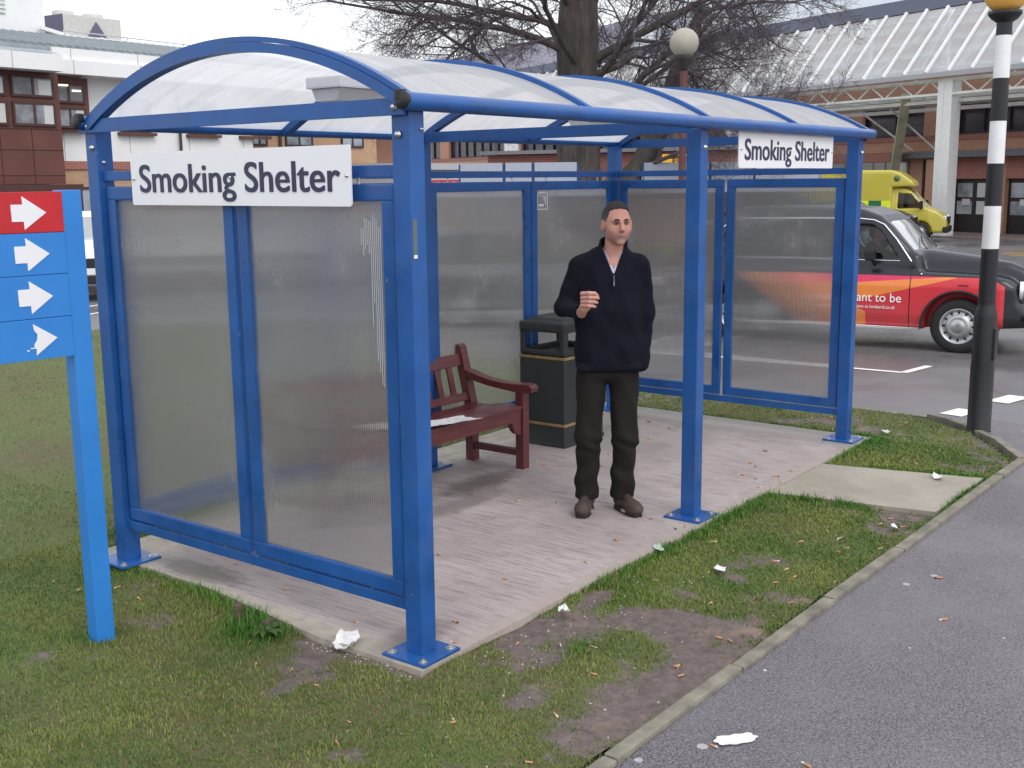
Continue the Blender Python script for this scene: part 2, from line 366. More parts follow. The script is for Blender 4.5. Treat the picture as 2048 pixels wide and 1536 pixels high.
g.p.inputs['Roughness'].default_value = 0.75; g.l(g.bump(nf, 0.7, 0.012, g.bump(nm, 0.5, 0.02)), g.p.inputs['Normal'])
V = np.stack([X, Y, Z], -1).reshape(-1, 3)[keep]
tag(fast_mesh('lawn', V, rem[F], g.m, cols=cols[keep]), kind='structure')
# --- grass blades
def grass_points():
    out = []
    for (x0, x1, y0, y1, n) in ((-1.7, 1.2, -1.13, 2.6, 190000), (1.0, 5.0, -1.2, 0.0, 85000), (4.9, 6.1, -1.1, 3.0, 28000), (-0.8, 7.8, 2.25, 10.8, 90000), (-1.7, 0.6, 2.5, 5.5, 30000), (-1.0, 5, 2.2, 3.2, 9000)):
        out.append(np.stack([rng.uniform(x0, x1, n), rng.uniform(y0, y1, n)], 1))
    P = np.concatenate(out); x, y = P.T
    k = inpoly(x, y, LAWN) & ~inpoly(x, y, SLAB) & ~inpoly(x, y, PATH)
    P = P[k]; x, y = P.T
    m = mudf(x, y); cl = fbm(x, y, 9.0, 3)
    k = rng.random(len(P)) > m * 0.985 + np.clip(0.45 - cl, 0, 1) * 1.3
    return P[k]
P = grass_points(); x, y = P.T; n = len(P)
ds = np.minimum(dpoly(x, y, SLAB), dpoly(x, y, PATH))
hh = rng.uniform(0.006, 0.019, n) * (0.6 + 0.9 * fbm(x, y, 4, 3))
lush = np.clip(1 - ds / 0.15, 0, 1) * np.where((x > -0.1) & (y < 0.3), np.clip((x - 0.75) / 0.5, 0, 1), np.where((x < 0.1) & (y < 2.2), np.clip((y - 0.4) / 0.3, 0, 1), 1)) * (0.35 + fbm(x + 4, y, 2.0, 2)) * (1 - 0.8 * mudf(x, y)); lush *= np.where(y > 2.2, 0.9, 1.0)
lush += 1.3 * np.exp(-(((x + 0.22) / 0.12) ** 2 + ((y - 0.78) / 0.16) ** 2)) + 0.8 * np.exp(-(((x + 0.7) / 0.1) ** 2 + ((y - 1.3) / 0.12) ** 2)) + 0.9 * np.exp(-(((x - 0.45) / 0.09) ** 2 + ((y + 0.5) / 0.07) ** 2))
hh = hh * (1 + 2.1 * np.clip(lush, 0, 1.4)); wd = 0.0011 + 0.0010 * rng.random(n) + 0.0010 * np.clip(x, 0, 6) / 4
th = rng.uniform(0, 2 * PI, n); lean = rng.uniform(0.2, 1.1, n); ph = th + rng.uniform(1, 2, n)
z0 = lawn_z(x, y) - 0.002
ca, sa = np.cos(ph) * wd, np.sin(ph) * wd; lx, ly = np.cos(th) * lean * hh, np.sin(th) * lean * hh
V = np.stack([np.stack([x - ca, y - sa, z0], 1), np.stack([x + ca, y + sa, z0], 1), np.stack([x + lx * .4 + ca * .7, y + ly * .4 + sa * .7, z0 + hh * .65], 1), np.stack([x + lx * .4 - ca * .7, y + ly * .4 - sa * .7, z0 + hh * .65], 1), np.stack([x + lx, y + ly, z0 + hh], 1)], 1).reshape(-1, 3)
b = np.arange(n)[:, None] * 5
Q = np.concatenate([b + [0, 1, 2], b + [0, 2, 3], b + [3, 2, 4]])
ty = np.clip((fbm(x, y, 3.2, 4) - 0.5) * 2.6 + 0.5 + rng.normal(0, 0.22, n), 0, 1)[:, None]
cA = np.array([0.068, 0.155, 0.022]); cB = np.array([0.190, 0.228, 0.052]); cD = np.array([0.30, 0.24, 0.11])
col = cA * (1 - ty) + cB * ty; col = np.where(rng.random((n, 1)) < 0.07, cD, col); col = np.where((np.clip(lush, 0, 1) > 0.45)[:, None], col * np.array([0.62, 0.95, 0.6]), col)
gm = mat('grass_blade', (0.08, 0.12, 0.02), 0.55, attr='Col', spec=0.35)
go = fast_mesh('grass', V, Q, gm, smooth=False, cols=np.repeat(col, 5, 0)); tag(go, 'short wet green grass of the lawn around the shelter', 'grass', kind='stuff')
# --- concrete slab
g = NT('brushed_concrete'); X3 = g.xyz()
st = g.noise(1.0, 6, 0.75, g.mapping((42, 1.5, 1))); st2 = g.noise(1.0, 4, 0.6, g.mapping((85, 4.5, 1)))
big = g.noise(1.3, 6, 0.65); fine = g.noise(120, 3, 0.6); mid = g.noise(7, 6, 0.7)
c = g.mix(g.rng(big, 0.35, 0.65), (0.36, 0.300, 0.295), (0.47, 0.405, 0.39)); c = g.mix(g.math('MULTIPLY', g.rng(st, 0.46, 0.66), 0.26), c, (0.17, 0.145, 0.145)); c = g.mix(g.math('MULTIPLY', g.rng(st2, 0.50, 0.60), 0.50), c, (0.15, 0.13, 0.13))
c = g.mix(g.math('MULTIPLY', g.rng(mid, 0.55, 0.75), 0.45), c, (0.15, 0.135, 0.135)); c = g.mix(g.rng(g.noise(55, 3, 0.7), 0.66, 0.72, 0, 0.8), c, (0.09, 0.08, 0.08)); c = g.mix(g.rng(g.noise(70, 2, 0.7), 0.68, 0.73, 0, 0.6), c, (0.55, 0.50, 0.48))
wob = g.math('MULTIPLY', g.math('SUBTRACT', mid, 0.5), 0.12)
lip = g.math('LESS_THAN', g.math('ADD', X3[1], wob), -0.055)
c = g.mix(g.math('MULTIPLY', lip, 0.75), c, g.mix(mid, (0.44, 0.37, 0.33), (0.30, 0.255, 0.235)))
left = g.rng(g.math('ADD', X3[0], wob), -0.02, 0.05, 1, 0); leftc = g.mix(g.rng(mid, 0.4, 0.6), (0.40, 0.37, 0.27), (0.26, 0.235, 0.18)); c = g.mix(g.math('MULTIPLY', left, 0.6), c, leftc)
back = g.rng(g.math('ADD', X3[1], wob), 1.75, 2.1, 0, 1); c = g.mix(g.math('MULTIPLY', back, 0.6), c, g.mix(g.rng(mid, 0.4, 0.6), (0.36, 0.32, 0.20), (0.17, 0.16, 0.12)))
far = g.rng(g.math('ADD', X3[0], wob), 4.45, 4.62, 0, 1); c = g.mix(g.math('MULTIPLY', far, 0.7), c, (0.22, 0.21, 0.195))
# dark patches in front of the bench and by the left corner post
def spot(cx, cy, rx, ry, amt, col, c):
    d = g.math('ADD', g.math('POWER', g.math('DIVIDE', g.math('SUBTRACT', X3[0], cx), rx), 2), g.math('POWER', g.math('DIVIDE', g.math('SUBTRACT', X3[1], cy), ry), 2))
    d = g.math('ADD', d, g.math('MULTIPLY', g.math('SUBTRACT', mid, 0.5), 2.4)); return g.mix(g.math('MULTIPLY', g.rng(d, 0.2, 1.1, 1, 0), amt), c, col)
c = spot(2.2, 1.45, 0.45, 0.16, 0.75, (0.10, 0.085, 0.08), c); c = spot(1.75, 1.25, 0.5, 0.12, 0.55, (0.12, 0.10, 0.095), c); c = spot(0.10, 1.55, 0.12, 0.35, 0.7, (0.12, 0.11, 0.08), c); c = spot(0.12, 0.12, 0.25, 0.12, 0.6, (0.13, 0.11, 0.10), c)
g.l(c, g.p.inputs['Base Color']); g.l(g.rng(big, 0.3, 0.7, 0.42, 0.7), g.p.inputs['Roughness'])
g.l(g.bump(fine, 0.25, 0.004, g.bump(st2, 0.45, 0.004)), g.p.inputs['Normal'])
m = MB(); m.prism([(x + 0.012 * math.sin(7 * y), y) for x, y in SLAB][::1], -0.06, 0.0)
tag(m.build('concrete_slab', g.m), kind='structure')
g2 = NT('path_concrete'); n1 = g2.noise(2.2, 6, 0.7); n2 = g2.noise(40, 4, 0.7)
c = g2.mix(g2.rng(n1, 0.35, 0.65), (0.27, 0.24, 0.195), (0.37, 0.33, 0.27)); c = g2.mix(g2.math('MULTIPLY', g2.rng(n2, 0.5, 0.7), 0.4), c, (0.22, 0.2, 0.16)); g2.l(c, g2.p.inputs['Base Color']); g2.p.inputs['Roughness'].default_value = 0.6; g2.l(g2.bump(n2, 0.3, 0.004), g2.p.inputs['Normal'])
m = MB(); m.prism([(x, y) for x, y in PATH], -0.06, -0.004); tag(m.build('entrance_path', g2.m), kind='structure')
# --- pavement on the right with gum spots
g = NT('pavement_asphalt'); big = g.noise(0.9, 5, 0.6); f1 = g.noise(125, 2, 0.8); f2 = g.noise(45, 4, 0.8)
c = g.mix(g.rng(f1, 0.38, 0.64), (0.033, 0.030, 0.035), (0.215, 0.195, 0.215)); c = g.mix(g.math('MULTIPLY', g.rng(f2, 0.4, 0.7), 0.35), c, (0.13, 0.12, 0.132)); c = g.mix(g.math('MULTIPLY', g.rng(big, 0.4, 0.62), 0.3), c, (0.20, 0.185, 0.20))
def gum(scale, r, amt, col, c, off):
    v = g.n('TexVoronoi', feature='F1'); v.inputs['Scale'].default_value = scale; mp = g.n('Mapping'); mp.inputs['Location'].default_value = off; g.l(g.tc.outputs['Object'], mp.inputs[0]); g.l(mp.outputs[0], v.inputs['Vector'])
    s2 = g.n('SeparateColor'); g.l(v.outputs['Color'], s2.inputs[0])
    rad = g.math('MULTIPLY', g.math('MAXIMUM', g.math('SUBTRACT', s2.outputs[0], 0.62), 0), r * scale * 2.6)
    dd = g.math('ADD', v.outputs['Distance'], g.math('MULTIPLY', g.math('SUBTRACT', f2, 0.5), 0.05))
    return g.mix(g.math('MULTIPLY', g.math('LESS_THAN', dd, rad), amt), c, col)
c = gum(5.0, 0.020, 0.6, (0.52, 0.50, 0.52), c, (0, 0, 0)); c = gum(2.6, 0.045, 0.35, (0.34, 0.32, 0.33), c, (3.3, 1.7, 0)); c = gum(9.0, 0.008, 0.75, (0.7, 0.68, 0.68), c, (1.3, 0.2, 0))
g.l(c, g.p.inputs['Base Color']); g.l(g.rng(big, 0.3, 0.7, 0.62, 0.4), g.p.inputs['Roughness']); g.l(g.bump(f1, 0.5, 0.004), g.p.inputs['Normal'])
PAV = [(-14, -0.858), (4.86, -1.253), (5.34, -0.985), (5.66, -0.725), (5.90, -0.475), (6.02, -0.30), (6.15, -0.55), (6.0, -1.3), (5.7, -2.2), (5.5, -6), (5.5, -40), (-14, -40)]
m = MB(); m.prism(PAV, -0.3, -0.010); tag(m.build('pavement', g.m), kind='structure')
# --- edging kerb between lawn and pavement, built stone by stone
km = mat('kerb_stone', (0.20, 0.182, 0.145), 0.75, var=0.35, vscale=9, bump=0.5, bscale=70)
def offline(P, d):
    out = []
    for i, p in enumerate(P):
        a = Vector(P[max(i - 1, 0)]); b = Vector(P[min(i + 1, len(P) - 1)]); t = (b - a).normalized(); out.append((p[0] - t.y * d, p[1] + t.x * d))
    return out
ks = MB(); line = [(-14, -0.83), (4.855, -1.225), (5.32, -0.96), (5.64, -0.695), (5.885, -0.45), (6.0, -0.24)]
for i in range(len(line) - 1):
    a = Vector((*line[i], 0)); b = Vector((*line[i + 1], 0)); L = (b - a).length; d = (b - a) / L; s = 0; j = 0
    while s < L - 0.02:
        e2 = min(s + 0.915, L); dz = 0.003 * math.sin(i * 7 + j * 2.3); off = Vector((-d.y, d.x, 0)) * 0.003 * math.sin(j * 3.1)
        ks.beam(a + d * (s + 0.005) + Vector((0, 0, -0.055 + dz * 1.5)) + off, a + d * (e2 - 0.005) + Vector((0, 0, -0.055 - dz)) + off, 0.058, 0.13, 0.007); s = e2; j += 1
tag(ks.build('edging_kerb', km), kind='structure')
kr = MB(); line = [(6.03, -0.22), (6.04, 0.4), (5.94, 1.3), (5.87, 2.5), (6.5, 4.88), (7.55, 7.58), (7.75, 9.0), (7.25, 10.15), (5.62, 10.82), (-14, 11.27)]
for i in range(len(line) - 1):
    a = Vector((*line[i], -0.12)); b = Vector((*line[i + 1], -0.12)); kr.beam(a, b, 0.10, 0.20, 0.01)
tag(kr.build('road_kerb', mat('road_kerb_stone', (0.20, 0.19, 0.165), 0.8, var=0.3, vscale=6, bump=0.4)), kind='structure')
# --- road markings: thin worn paint sheets following the road
pg = NT('road_paint'); n1 = pg.noise(25, 5, 0.7); n2 = pg.noise(3, 3)
pg.l(pg.mix(pg.rng(n1, 0.60, 0.68), (0.80, 0.78, 0.74), (0.34, 0.33, 0.33)), pg.p.inputs['Base Color']); pg.p.inputs['Roughness'].default_value = 0.55
yg = mat('yellow_road_paint', (0.52, 0.34, 0.10), 0.6, var=0.3, vscale=10)
def strip(mb, a, b, wd, off=0.006):
    a, b = Vector((*a, 0)), Vector((*b, 0)); d = (b - a); L = d.length; d.normalize(); s = Vector((-d.y, d.x, 0)) * wd / 2; n = max(1, int(L / 0.5)); vs = []
    for i in range(n + 1):
        p = a + d * L * i / n
        for q in (p - s, p + s): vs.append((q.x, q.y, float(G(q.x, q.y)) + off))
    mb.add(vs, [(2 * i, 2 * i + 2, 2 * i + 3, 2 * i + 1) for i in range(n)])
m = MB(); strip(m, (8.60, 3.9), (8.73, 0.86), 0.09); strip(m, (8.73, 0.86), (9.42, 0.80), 0.09)
for yy in (3.9, 6.6, 9.3): strip(m, (8.6, yy), (13.4, yy + 0.5), 0.09)
tag(m.build('bay_marking', pg.m), kind='structure')
m = MB()
for (a, b) in (((6.50, -0.27), (6.86, -0.33)), ((7.42, -0.42), (7.90, -0.50)), ((8.5, -0.60), (9.0, -0.68)), ((9.7, -0.78), (10.2, -0.86))): strip(m, a, b, 0.20)
for k in range(5): strip(m, (6.6 + k * 1.15, -1.5), (6.9 + k * 1.15, -4.5), 0.55)
tag(m.build('crossing_marking', pg.m), kind='structure')
m = MB()
for (a, b) in (((10.2, 15.6), (4.2, 13.4)), ((9.6, 14.4), (3.8, 12.2)), ((4.0, 19.0), (12.0, 20.0)), ((10.8, 14.2), (14, 22))): strip(m, a, b, 0.10)
tag(m.build('car_park_marking', pg.m), kind='structure')
m = MB()
for k in range(5): strip(m, (27 + k * 2.2, 9.0 - k * 1.0), (33 + k * 2.2, 4.8 - k), 0.14)
strip(m, (33.5, 11.5), (38.5, 1.0), 0.14); strip(m, (25.5, 9.4), (35.0, -3.5), 0.14)
tag(m.build('hatched_marking', yg), kind='structure')
# raised forecourt in front of the brick entrance
fm = mat('forecourt_paving', (0.20, 0.155, 0.14), 0.8, var=0.25, vscale=3, bump=0.2)
# ============================================================ smoking shelter
L, LB, WD, H = 4.736, 2.364, 2.007, 2.2
blue = mat('blue_paint', (0.013, 0.086, 0.30), 0.33, var=0.16, vscale=5, spec=0.5, grime=0.16, bump=0.05, bscale=300)
steel = mat('zinc_bolt', (0.55, 0.55, 0.56), 0.35, metal=1.0)
rubber = mat('black_end_cap', (0.015, 0.015, 0.018), 0.45)
# ribbed twin-wall sheet: vertical flutes bend light sideways
def fluted(name, tint, period, amp, haze, hazecol, rough):
    g = NT(name); g.t.nodes.remove(g.p)
    ge = g.n('NewGeometry'); cr = g.n('VectorMath', operation='CROSS_PRODUCT'); g.l(ge.outputs['True Normal'], cr.inputs[0]); cr.inputs[1].default_value = (0, 0, 1)
    dt = g.n('VectorMath', operation='DOT_PRODUCT'); g.l(ge.outputs['Position'], dt.inputs[0]); g.l(cr.outputs[0], dt.inputs[1])
    s = g.math('MULTIPLY', g.math('SINE', g.math('MULTIPLY', dt.outputs['Value'], 2 * PI / period)), amp)
    sc_ = g.n('VectorMath', operation='SCALE'); g.l(cr.outputs[0], sc_.inputs[0]); g.l(s, sc_.inputs['Scale'])
    av = g.n('VectorMath', operation='ADD'); g.l(ge.outputs['Normal'], av.inputs[0]); g.l(sc_.outputs[0], av.inputs[1])
    nn = g.n('VectorMath', operation='NORMALIZE'); g.l(av.outputs[0], nn.inputs[0])
    rf = g.n('BsdfRefraction'); g.l(g.mix(g.rng(g.math('SINE', g.math('MULTIPLY', dt.outputs['Value'], 2 * PI / period)), -1, 1), (tint[0] * .86, tint[1] * .86, tint[2] * .86), tint), rf.inputs['Color']); rf.inputs['Roughness'].default_value = rough; rf.inputs['IOR'].default_value = 1.22; g.l(nn.outputs[0], rf.inputs['Normal'])
    tl = g.n('BsdfTranslucent'); tl.inputs['Color'].default_value = (*hazecol, 1); df = g.n('BsdfDiffuse'); df.inputs['Color'].default_value = (*hazecol, 1)
    m1 = g.n('MixShader'); m1.inputs[0].default_value = 0.5; g.l(tl.outputs[0], m1.inputs[1]); g.l(df.outputs[0], m1.inputs[2])
    # scratches, smears and algae make the sheet milkier in patches
    n1 = g.noise(2.2, 7, 0.7); n2 = g.noise(1.0, 5, 0.7, g.mapping((30, 30, 2.5)))
    sm = g.math('MULTIPLY', g.rng(n1, 0.52, 0.70), g.rng(n2, 0.35, 0.65, 0.3, 1.0))
    ribs = g.math('MULTIPLY', g.math('ADD', g.math('SINE', g.math('MULTIPLY', dt.outputs['Value'], 2 * PI / period)), 1.0), 0.03)
    fac = g.math('ADD', g.math('ADD', haze, g.math('MULTIPLY', sm, 0.42)), ribs, clamp=True)
    m2 = g.n('MixShader'); g.l(fac, m2.inputs[0]); g.l(rf.outputs[0], m2.inputs[1]); g.l(m1.outputs[0], m2.inputs[2])
    gl = g.n('BsdfGlossy'); gl.inputs['Roughness'].default_value = 0.22; fr = g.n('Fresnel'); fr.inputs['IOR'].default_value = 1.35
    m3 = g.n('MixShader'); g.l(g.math('MULTIPLY', fr.outputs[0], 0.7), m3.inputs[0]); g.l(m2.outputs[0], m3.inputs[1]); g.l(gl.outputs[0], m3.inputs[2])
    g.l(m3.outputs[0], g.out.inputs['Surface']); return g.m
sheet = fluted('fluted_polycarbonate', (0.985, 0.985, 0.985), 0.0105, 0.16, 0.19, (0.47, 0.465, 0.47), 0.06)
g = NT('opal_roof_sheet'); g.t.nodes.remove(g.p)
rf = g.n('BsdfTransparent'); rf.inputs['Color'].default_value = (0.97, 0.975, 1, 1)
tl = g.n('BsdfTranslucent'); df = g.n('BsdfDiffuse'); n1 = g.noise(2.0, 7, 0.7, g.mapping((6, 1, 1))); cc = g.mix(g.rng(n1, 0.35, 0.75), (0.93, 0.935, 0.96), (0.74, 0.74, 0.74)); g.l(cc, tl.inputs['Color']); g.l(cc, df.inputs['Color'])
m1 = g.n('MixShader'); m1.inputs[0].default_value = 0.38; g.l(tl.outputs[0], m1.inputs[1]); g.l(df.outputs[0], m1.inputs[2])
m2 = g.n('MixShader'); m2.inputs[0].default_value = 0.84; g.l(rf.outputs[0], m2.inputs[1]); g.l(m1.outputs[0], m2.inputs[2])
gl = g.n('BsdfGlossy'); gl.inputs['Roughness'].default_value = 0.25; fr = g.n('LayerWeight'); fr.inputs[0].default_value = 0.15; m3 = g.n('MixShader'); g.l(g.math('MULTIPLY', fr.outputs['Facing'], 0.12), m3.inputs[0]); g.l(m2.outputs[0], m3.inputs[1]); g.l(gl.outputs[0], m3.inputs[2]); g.l(m3.outputs[0], g.out.inputs['Surface'])
roofm = g.m
SH = empty('smoking_shelter', (L / 2, WD / 2, 0), 0, 'blue steel shelter with arched white translucent roof and frosted ribbed panels on a concrete slab', 'shelter')
S0 = Vector((L / 2, WD / 2, 0))
def part(mb, name, m, parent=SH, origin=S0):
    mb.v = [tuple(Vector(v) - origin) for v in mb.v]; return mb.build(name, m, parent)
def bolt(mb, p, n, r=0.011):
    n = Vector(n); M = Matrix.Translation(Vector(p)) @ n.to_track_quat('Z', 'Y').to_matrix().to_4x4()
    mb.lathe([(r * 1.35, -0.001), (r * 1.35, 0.002), (r, 0.0022), (r, 0.008), (r * .7, 0.011), (0.0005, 0.012)], 12, M)
for (px, py) in ((0.004, -0.018), (LB - .006, -0.006), (L, 0), (0, WD), (LB, WD), (L, WD)):
    m = MB(); m.box(px - .044, px + .044, py - .044, py + .044, 0.012, H - 0.01, 0.006); po = part(m, 'post', blue)
    m = MB(); sx = 0.115
    m.box(px - sx, px + sx, py - sx, py + sx, 0.0, 0.013, 0.003); part(m, 'base_plate', blue, po)
    for ax in (-1, 1):
        for ay in (-1, 1):
            m = MB(); bx, by = px + ax * .085, py + ay * .085
            m.lathe([(0.022, 0.013), (0.022, 0.016), (0.013, 0.0165), (0.013, 0.022), (0.006, 0.0225), (0.006, 0.027), (0.0005, 0.028)], 6 + 6, Matrix.Translation((bx, by, 0)), False)
            part(m, 'anchor_bolt', steel, po)
def fb(p, n, r=0.011): m = MB(); bolt(m, p, n, r); part(m, 'frame_bolt', steel)
for (px, py) in ((0, 0), (0, WD)):
    for z in (H + 0.0, H - 0.10): fb((px - .046 - (0.018 if z > H - .05 else 0), py - 0.012, z), (-1, 0, 0))
for px in (LB, L): fb((px, -.0505, H - 0.11), (0, -1, 0))
for z in (1.95, 2.03): fb((-0.01, WD - 0.046, z), (0, -1, 0), 0.007)
fb((0.03, -0.064, 2.12), (0, -1, 0), 0.005)
# eaves tubes, arches, tie bars
EV = 0.085
for y0 in (-EV, WD + 0.035):
    m = MB(); m.tube([(-0.095, y0, H + 0.018), (L + 0.095, y0, H + 0.018)], 0.034, 20); part(m, 'eaves_tube', blue)
R_ = 2.04; yc = 0.95; zc = 2.527 - 2.062; aM = math.asin(1.042 / R_)
def arc(t, r=R_): a = -aM + 2 * aM * t; return (yc + r * math.sin(a), zc + r * math.cos(a))
NA = 40
def rib_mb(x, w, r0, r1):
    m = MB(); vs = []
    for i in range(NA + 1):
        for (xx, r) in ((x - w / 2, r0), (x + w / 2, r0), (x + w / 2, r1), (x - w / 2, r1)): y, z = arc(i / NA, r); vs.append((xx, y, z))
    fs = [(4 * i + k, 4 * i + (k + 1) % 4, 4 * i + 4 + (k + 1) % 4, 4 * i + 4 + k) for i in range(NA) for k in range(4)] + [(3, 2, 1, 0), (4 * NA, 4 * NA + 1, 4 * NA + 2, 4 * NA + 3)]
    m.add(vs, fs); return m
for k in range(5):
    x = L * k / 4; x = x - 0.05 if k == 0 else (x + 0.05 if k == 4 else x)
    m = rib_mb(x, 0.05, R_ - 0.040, R_ - 0.001); rb = part(m, 'roof_rib', blue)
    m = rib_mb(x, 0.034, R_ + 0.001, R_ + 0.022); part(m, 'glazing_bar', blue, rb)
for k in range(4):
    x0 = L * k / 4 - (0.05 if k == 0 else 0); x1 = L * (k + 1) / 4 + (0.05 if k == 3 else 0); m = MB(); vs = []
    for i in range(NA + 1):
        for (xx, r) in ((x0 + .004, R_), (x1 - .004, R_)): y, z = arc(i / NA, r); vs.append((xx, y, z))
    fs = [(2 * i, 2 * i + 1, 2 * i + 3, 2 * i + 2) for i in range(NA)]
    m.add(vs, fs, True); part(m, 'roof_panel', roofm)
for (x, y0) in ((-0.098, -EV), (-0.098, WD + 0.035), (L + 0.098, -EV), (L + 0.098, WD + 0.035)):
    m = MB(); m.lathe([(0.0005, -0.003), (0.033, -0.003), (0.0345, 0.0), (0.0345, 0.012), (0.034, 0.015)], 20, Matrix.Translation((x, y0, H + 0.02)) @ Matrix.Rotation(PI / 2 if x < 0 else -PI / 2, 4, 'Y'))
    s = -1 if y0 < 0 else 1; m.box(x + (-0.004 if x < 0 else -0.03), x + (0.03 if x < 0 else 0.004), y0 - s * 0.038, y0 + s * 0.0, H + 0.02, H + 0.062, 0.008); part(m, 'end_cap', rubber)
for x in (0, LB, L):
    xx = x - 0.057 if x == 0 else (x + 0.057 if x == L else x)
    m = MB(); m.box(xx - (.006 if x != LB else .025), xx + (.006 if x != LB else .025), 0.0 - (.06 if x != LB else -.05), WD + (.06 if x != LB else -.05), H - 0.030, H + 0.035, 0.002); part(m, 'tie_bar', blue)
# wall rails and glazed frames
def wall(a, b, name_ax):
    """two framed sheets between posts a and b (ground points)"""
    a = Vector((*a, 0)); b = Vector((*b, 0)); d = (b - a).normalized(); LL = (b - a).length; up = Vector((0, 0, 1))
    for z, hz in ((0.205, 0.046), (1.965, 0.046)):
        m = MB(); m.beam(a + d * .035 + up * z, b - d * .043 + up * z, 0.04, hz, 0.003); part(m, 'rail', blue)
    W = (LL - 0.1 - 0.03 - 0.02) / 2
    for k in range(2):
        s0 = 0.05 + 0.01 + k * (W + 0.03); s1 = s0 + W; z0, z1 = 0.236, 1.915; fwid = 0.066
        m = MB(); p = lambda s, z: a + d * s + up * z
        m.beam(p(s0, (z0 + fwid / 2)), p(s1, (z0 + fwid / 2)), 0.034, fwid, 0.008); m.beam(p(s0, z1 - fwid / 2), p(s1, z1 - fwid / 2), 0.034, fwid, 0.008)
        m.beam(p(s0 + fwid / 2, z0 + fwid - .002), p(s0 + fwid / 2, z1 - fwid + .002), fwid, 0.034, 0.008, roll=0) if False else None
        nrm = Vector((-d.y, d.x, 0))
        for sc0 in (s0 + fwid / 2, s1 - fwid / 2):
            c0 = p(sc0, 0); M = Matrix(((d.x, nrm.x, 0, c0.x), (d.y, nrm.y, 0, c0.y), (0, 0, 1, 0), (0, 0, 0, 1)))
            m.box(-fwid / 2, fwid / 2, -.0168, .0168, z0 + fwid - 0.001, z1 - fwid + 0.001, 0.007, M)
        fr = part(m, 'panel_frame', blue)
        m = MB(); c0 = p((s0 + s1) / 2, 0); M = Matrix(((d.x, nrm.x, 0, c0.x), (d.y, nrm.y, 0, c0.y), (0, 0, 1, 0), (0, 0, 0, 1))); hw = (s1 - s0) / 2 - fwid + 0.006
        m.box(-hw, hw, -0.004, 0.004, z0 + fwid - 0.006, z1 - fwid + 0.006, 0, M); part(m, 'glazing', sheet, fr)
        for (ss, zz) in ((s0 + 0.2, z0 - 0.008), (s1 - 0.2, z0 - 0.008), (s0 + .2, z1 + 0.012), (s1 - .2, z1 + .012)):
            m = MB(); M2 = Matrix.Translation(p(ss, zz)); m.lathe([(0.006, -0.016), (0.006, 0.016)], 8, M2)
            part(m, 'fixing_pin', steel, fr)
wall((0, -0.012), (0, WD), 'y'); wall((L, 0), (L, WD), 'y'); wall((0, WD), (LB, WD), 'x'); wall((LB, WD), (L, WD), 'x')
# small fittings on the near corner post
m = MB(); m.box(-0.022 - .012, -0.022 + .012, -0.0652, -0.0610, 1.63, 1.78, 0.001); bo = part(m, 'level_strip', mat('level_strip_grey', (0.10, 0.14, 0.17), 0.4))
m = MB(); m.box(-0.022 - .010, -0.022 + .010, -0.0665, -0.0653, 1.632, 1.645); part(m, 'white_label', mat('white_plastic', (0.75, 0.75, 0.76), 0.4), bo)
bo.location.x += 0; 
# water smears and scraped paint on the near right-hand sheet
sm = mat('dried_smear', (0.50, 0.50, 0.50), 0.8)
m = MB(); rs = random.Random(3)
for i in range(11):
    y = 0.135 + 0.0105 * i; top = 1.80 - rs.random() * .03 - (0.04 if i > 8 or i < 2 else 0); ln = [0.75, 0.72, 0.86, 0.62, 0.45, 0.5, 0.16, 0.14, 0.13, 0.12, 0.09][i]
    m.box(-0.0052, -0.0044, y - .0015, y + .0015, top - ln * (0.7 + .3 * rs.random()), top)
part(m, 'dried_drips', sm)
# smoking pictogram sticker
white = mat('sign_white', (0.80, 0.80, 0.83), 0.35); wm = mat('sticker_white', (0.72, 0.72, 0.70), 0.5)
m = MB(); yy = WD - 0.0058; x0, x1, z0, z1 = 3.640, 3.776, 1.703, 1.835
for bx in ((x0, x1, z0, z0 + .007), (x0, x1, z1 - .007, z1), (x0, x0 + .007, z0, z1), (x1 - .007, x1, z0, z1), (x0 + .018, x0 + .085, z0 + .026, z0 + .042)): m.box(bx[0], bx[1], yy - .0012, yy, bx[2], bx[3])
m.tube([(x0 + .108 + .004 * math.sin(t * 2), yy - .0006, z0 + .036 + t * .012) for t in range(6)], 0.0035, 6); m.tube([(x0 + .085 + .013 * math.cos(t * .8) * (1 if t < 8 else .5), yy - .0006, z0 + .085 + .013 * math.sin(t * .8)) for t in range(9)], 0.003, 6)
m.tube([(x0 + .092, yy - .0006, z0 + .074), (x0 + .104, yy - .0006, z0 + .058), (x0 + .098, yy - .0006, z0 + .046)], 0.003, 6)
part(m, 'pictogram_sticker', wm)
# name boards
ink = mat('sign_ink', (0.028, 0.034, 0.075), 0.45)
def nameboard(loc, rz, label, h, wdt, size):
    e = empty('name_board', loc, rz, label, 'sign', 'name boards fixed to the shelter')
    m = MB(); r = 0.012; pl = []
    for cx, cz, a0 in ((wdt / 2 - r, h / 2 - r, 0), (-wdt / 2 + r, h / 2 - r, 90), (-wdt / 2 + r, -h / 2 + r, 180), (wdt / 2 - r, -h / 2 + r, 270)):
        for k in range(5): a = math.radians(a0 + k * 22.5); pl.append((cx + r * math.cos(a), cz + r * math.sin(a)))
    m.prism(pl, -0.003, 0.003, Matrix.Rotation(PI / 2, 4, 'X')); m.build('board', white, e)
    t = bold_text('lettering', 'Smoking Shelter', size, ink, e, 1.13, 0.0034); t.location = (0, -0.0045, -size * 0.34); t.rotation_euler = (PI / 2, 0, 0)
    for x in (-wdt / 2 + .022, -0.005, wdt / 2 - .022): m = MB(); bolt(m, (x, -0.003, 0.0), (0, -1, 0), 0.0055); m.build('screw', steel, e)
    return e, t
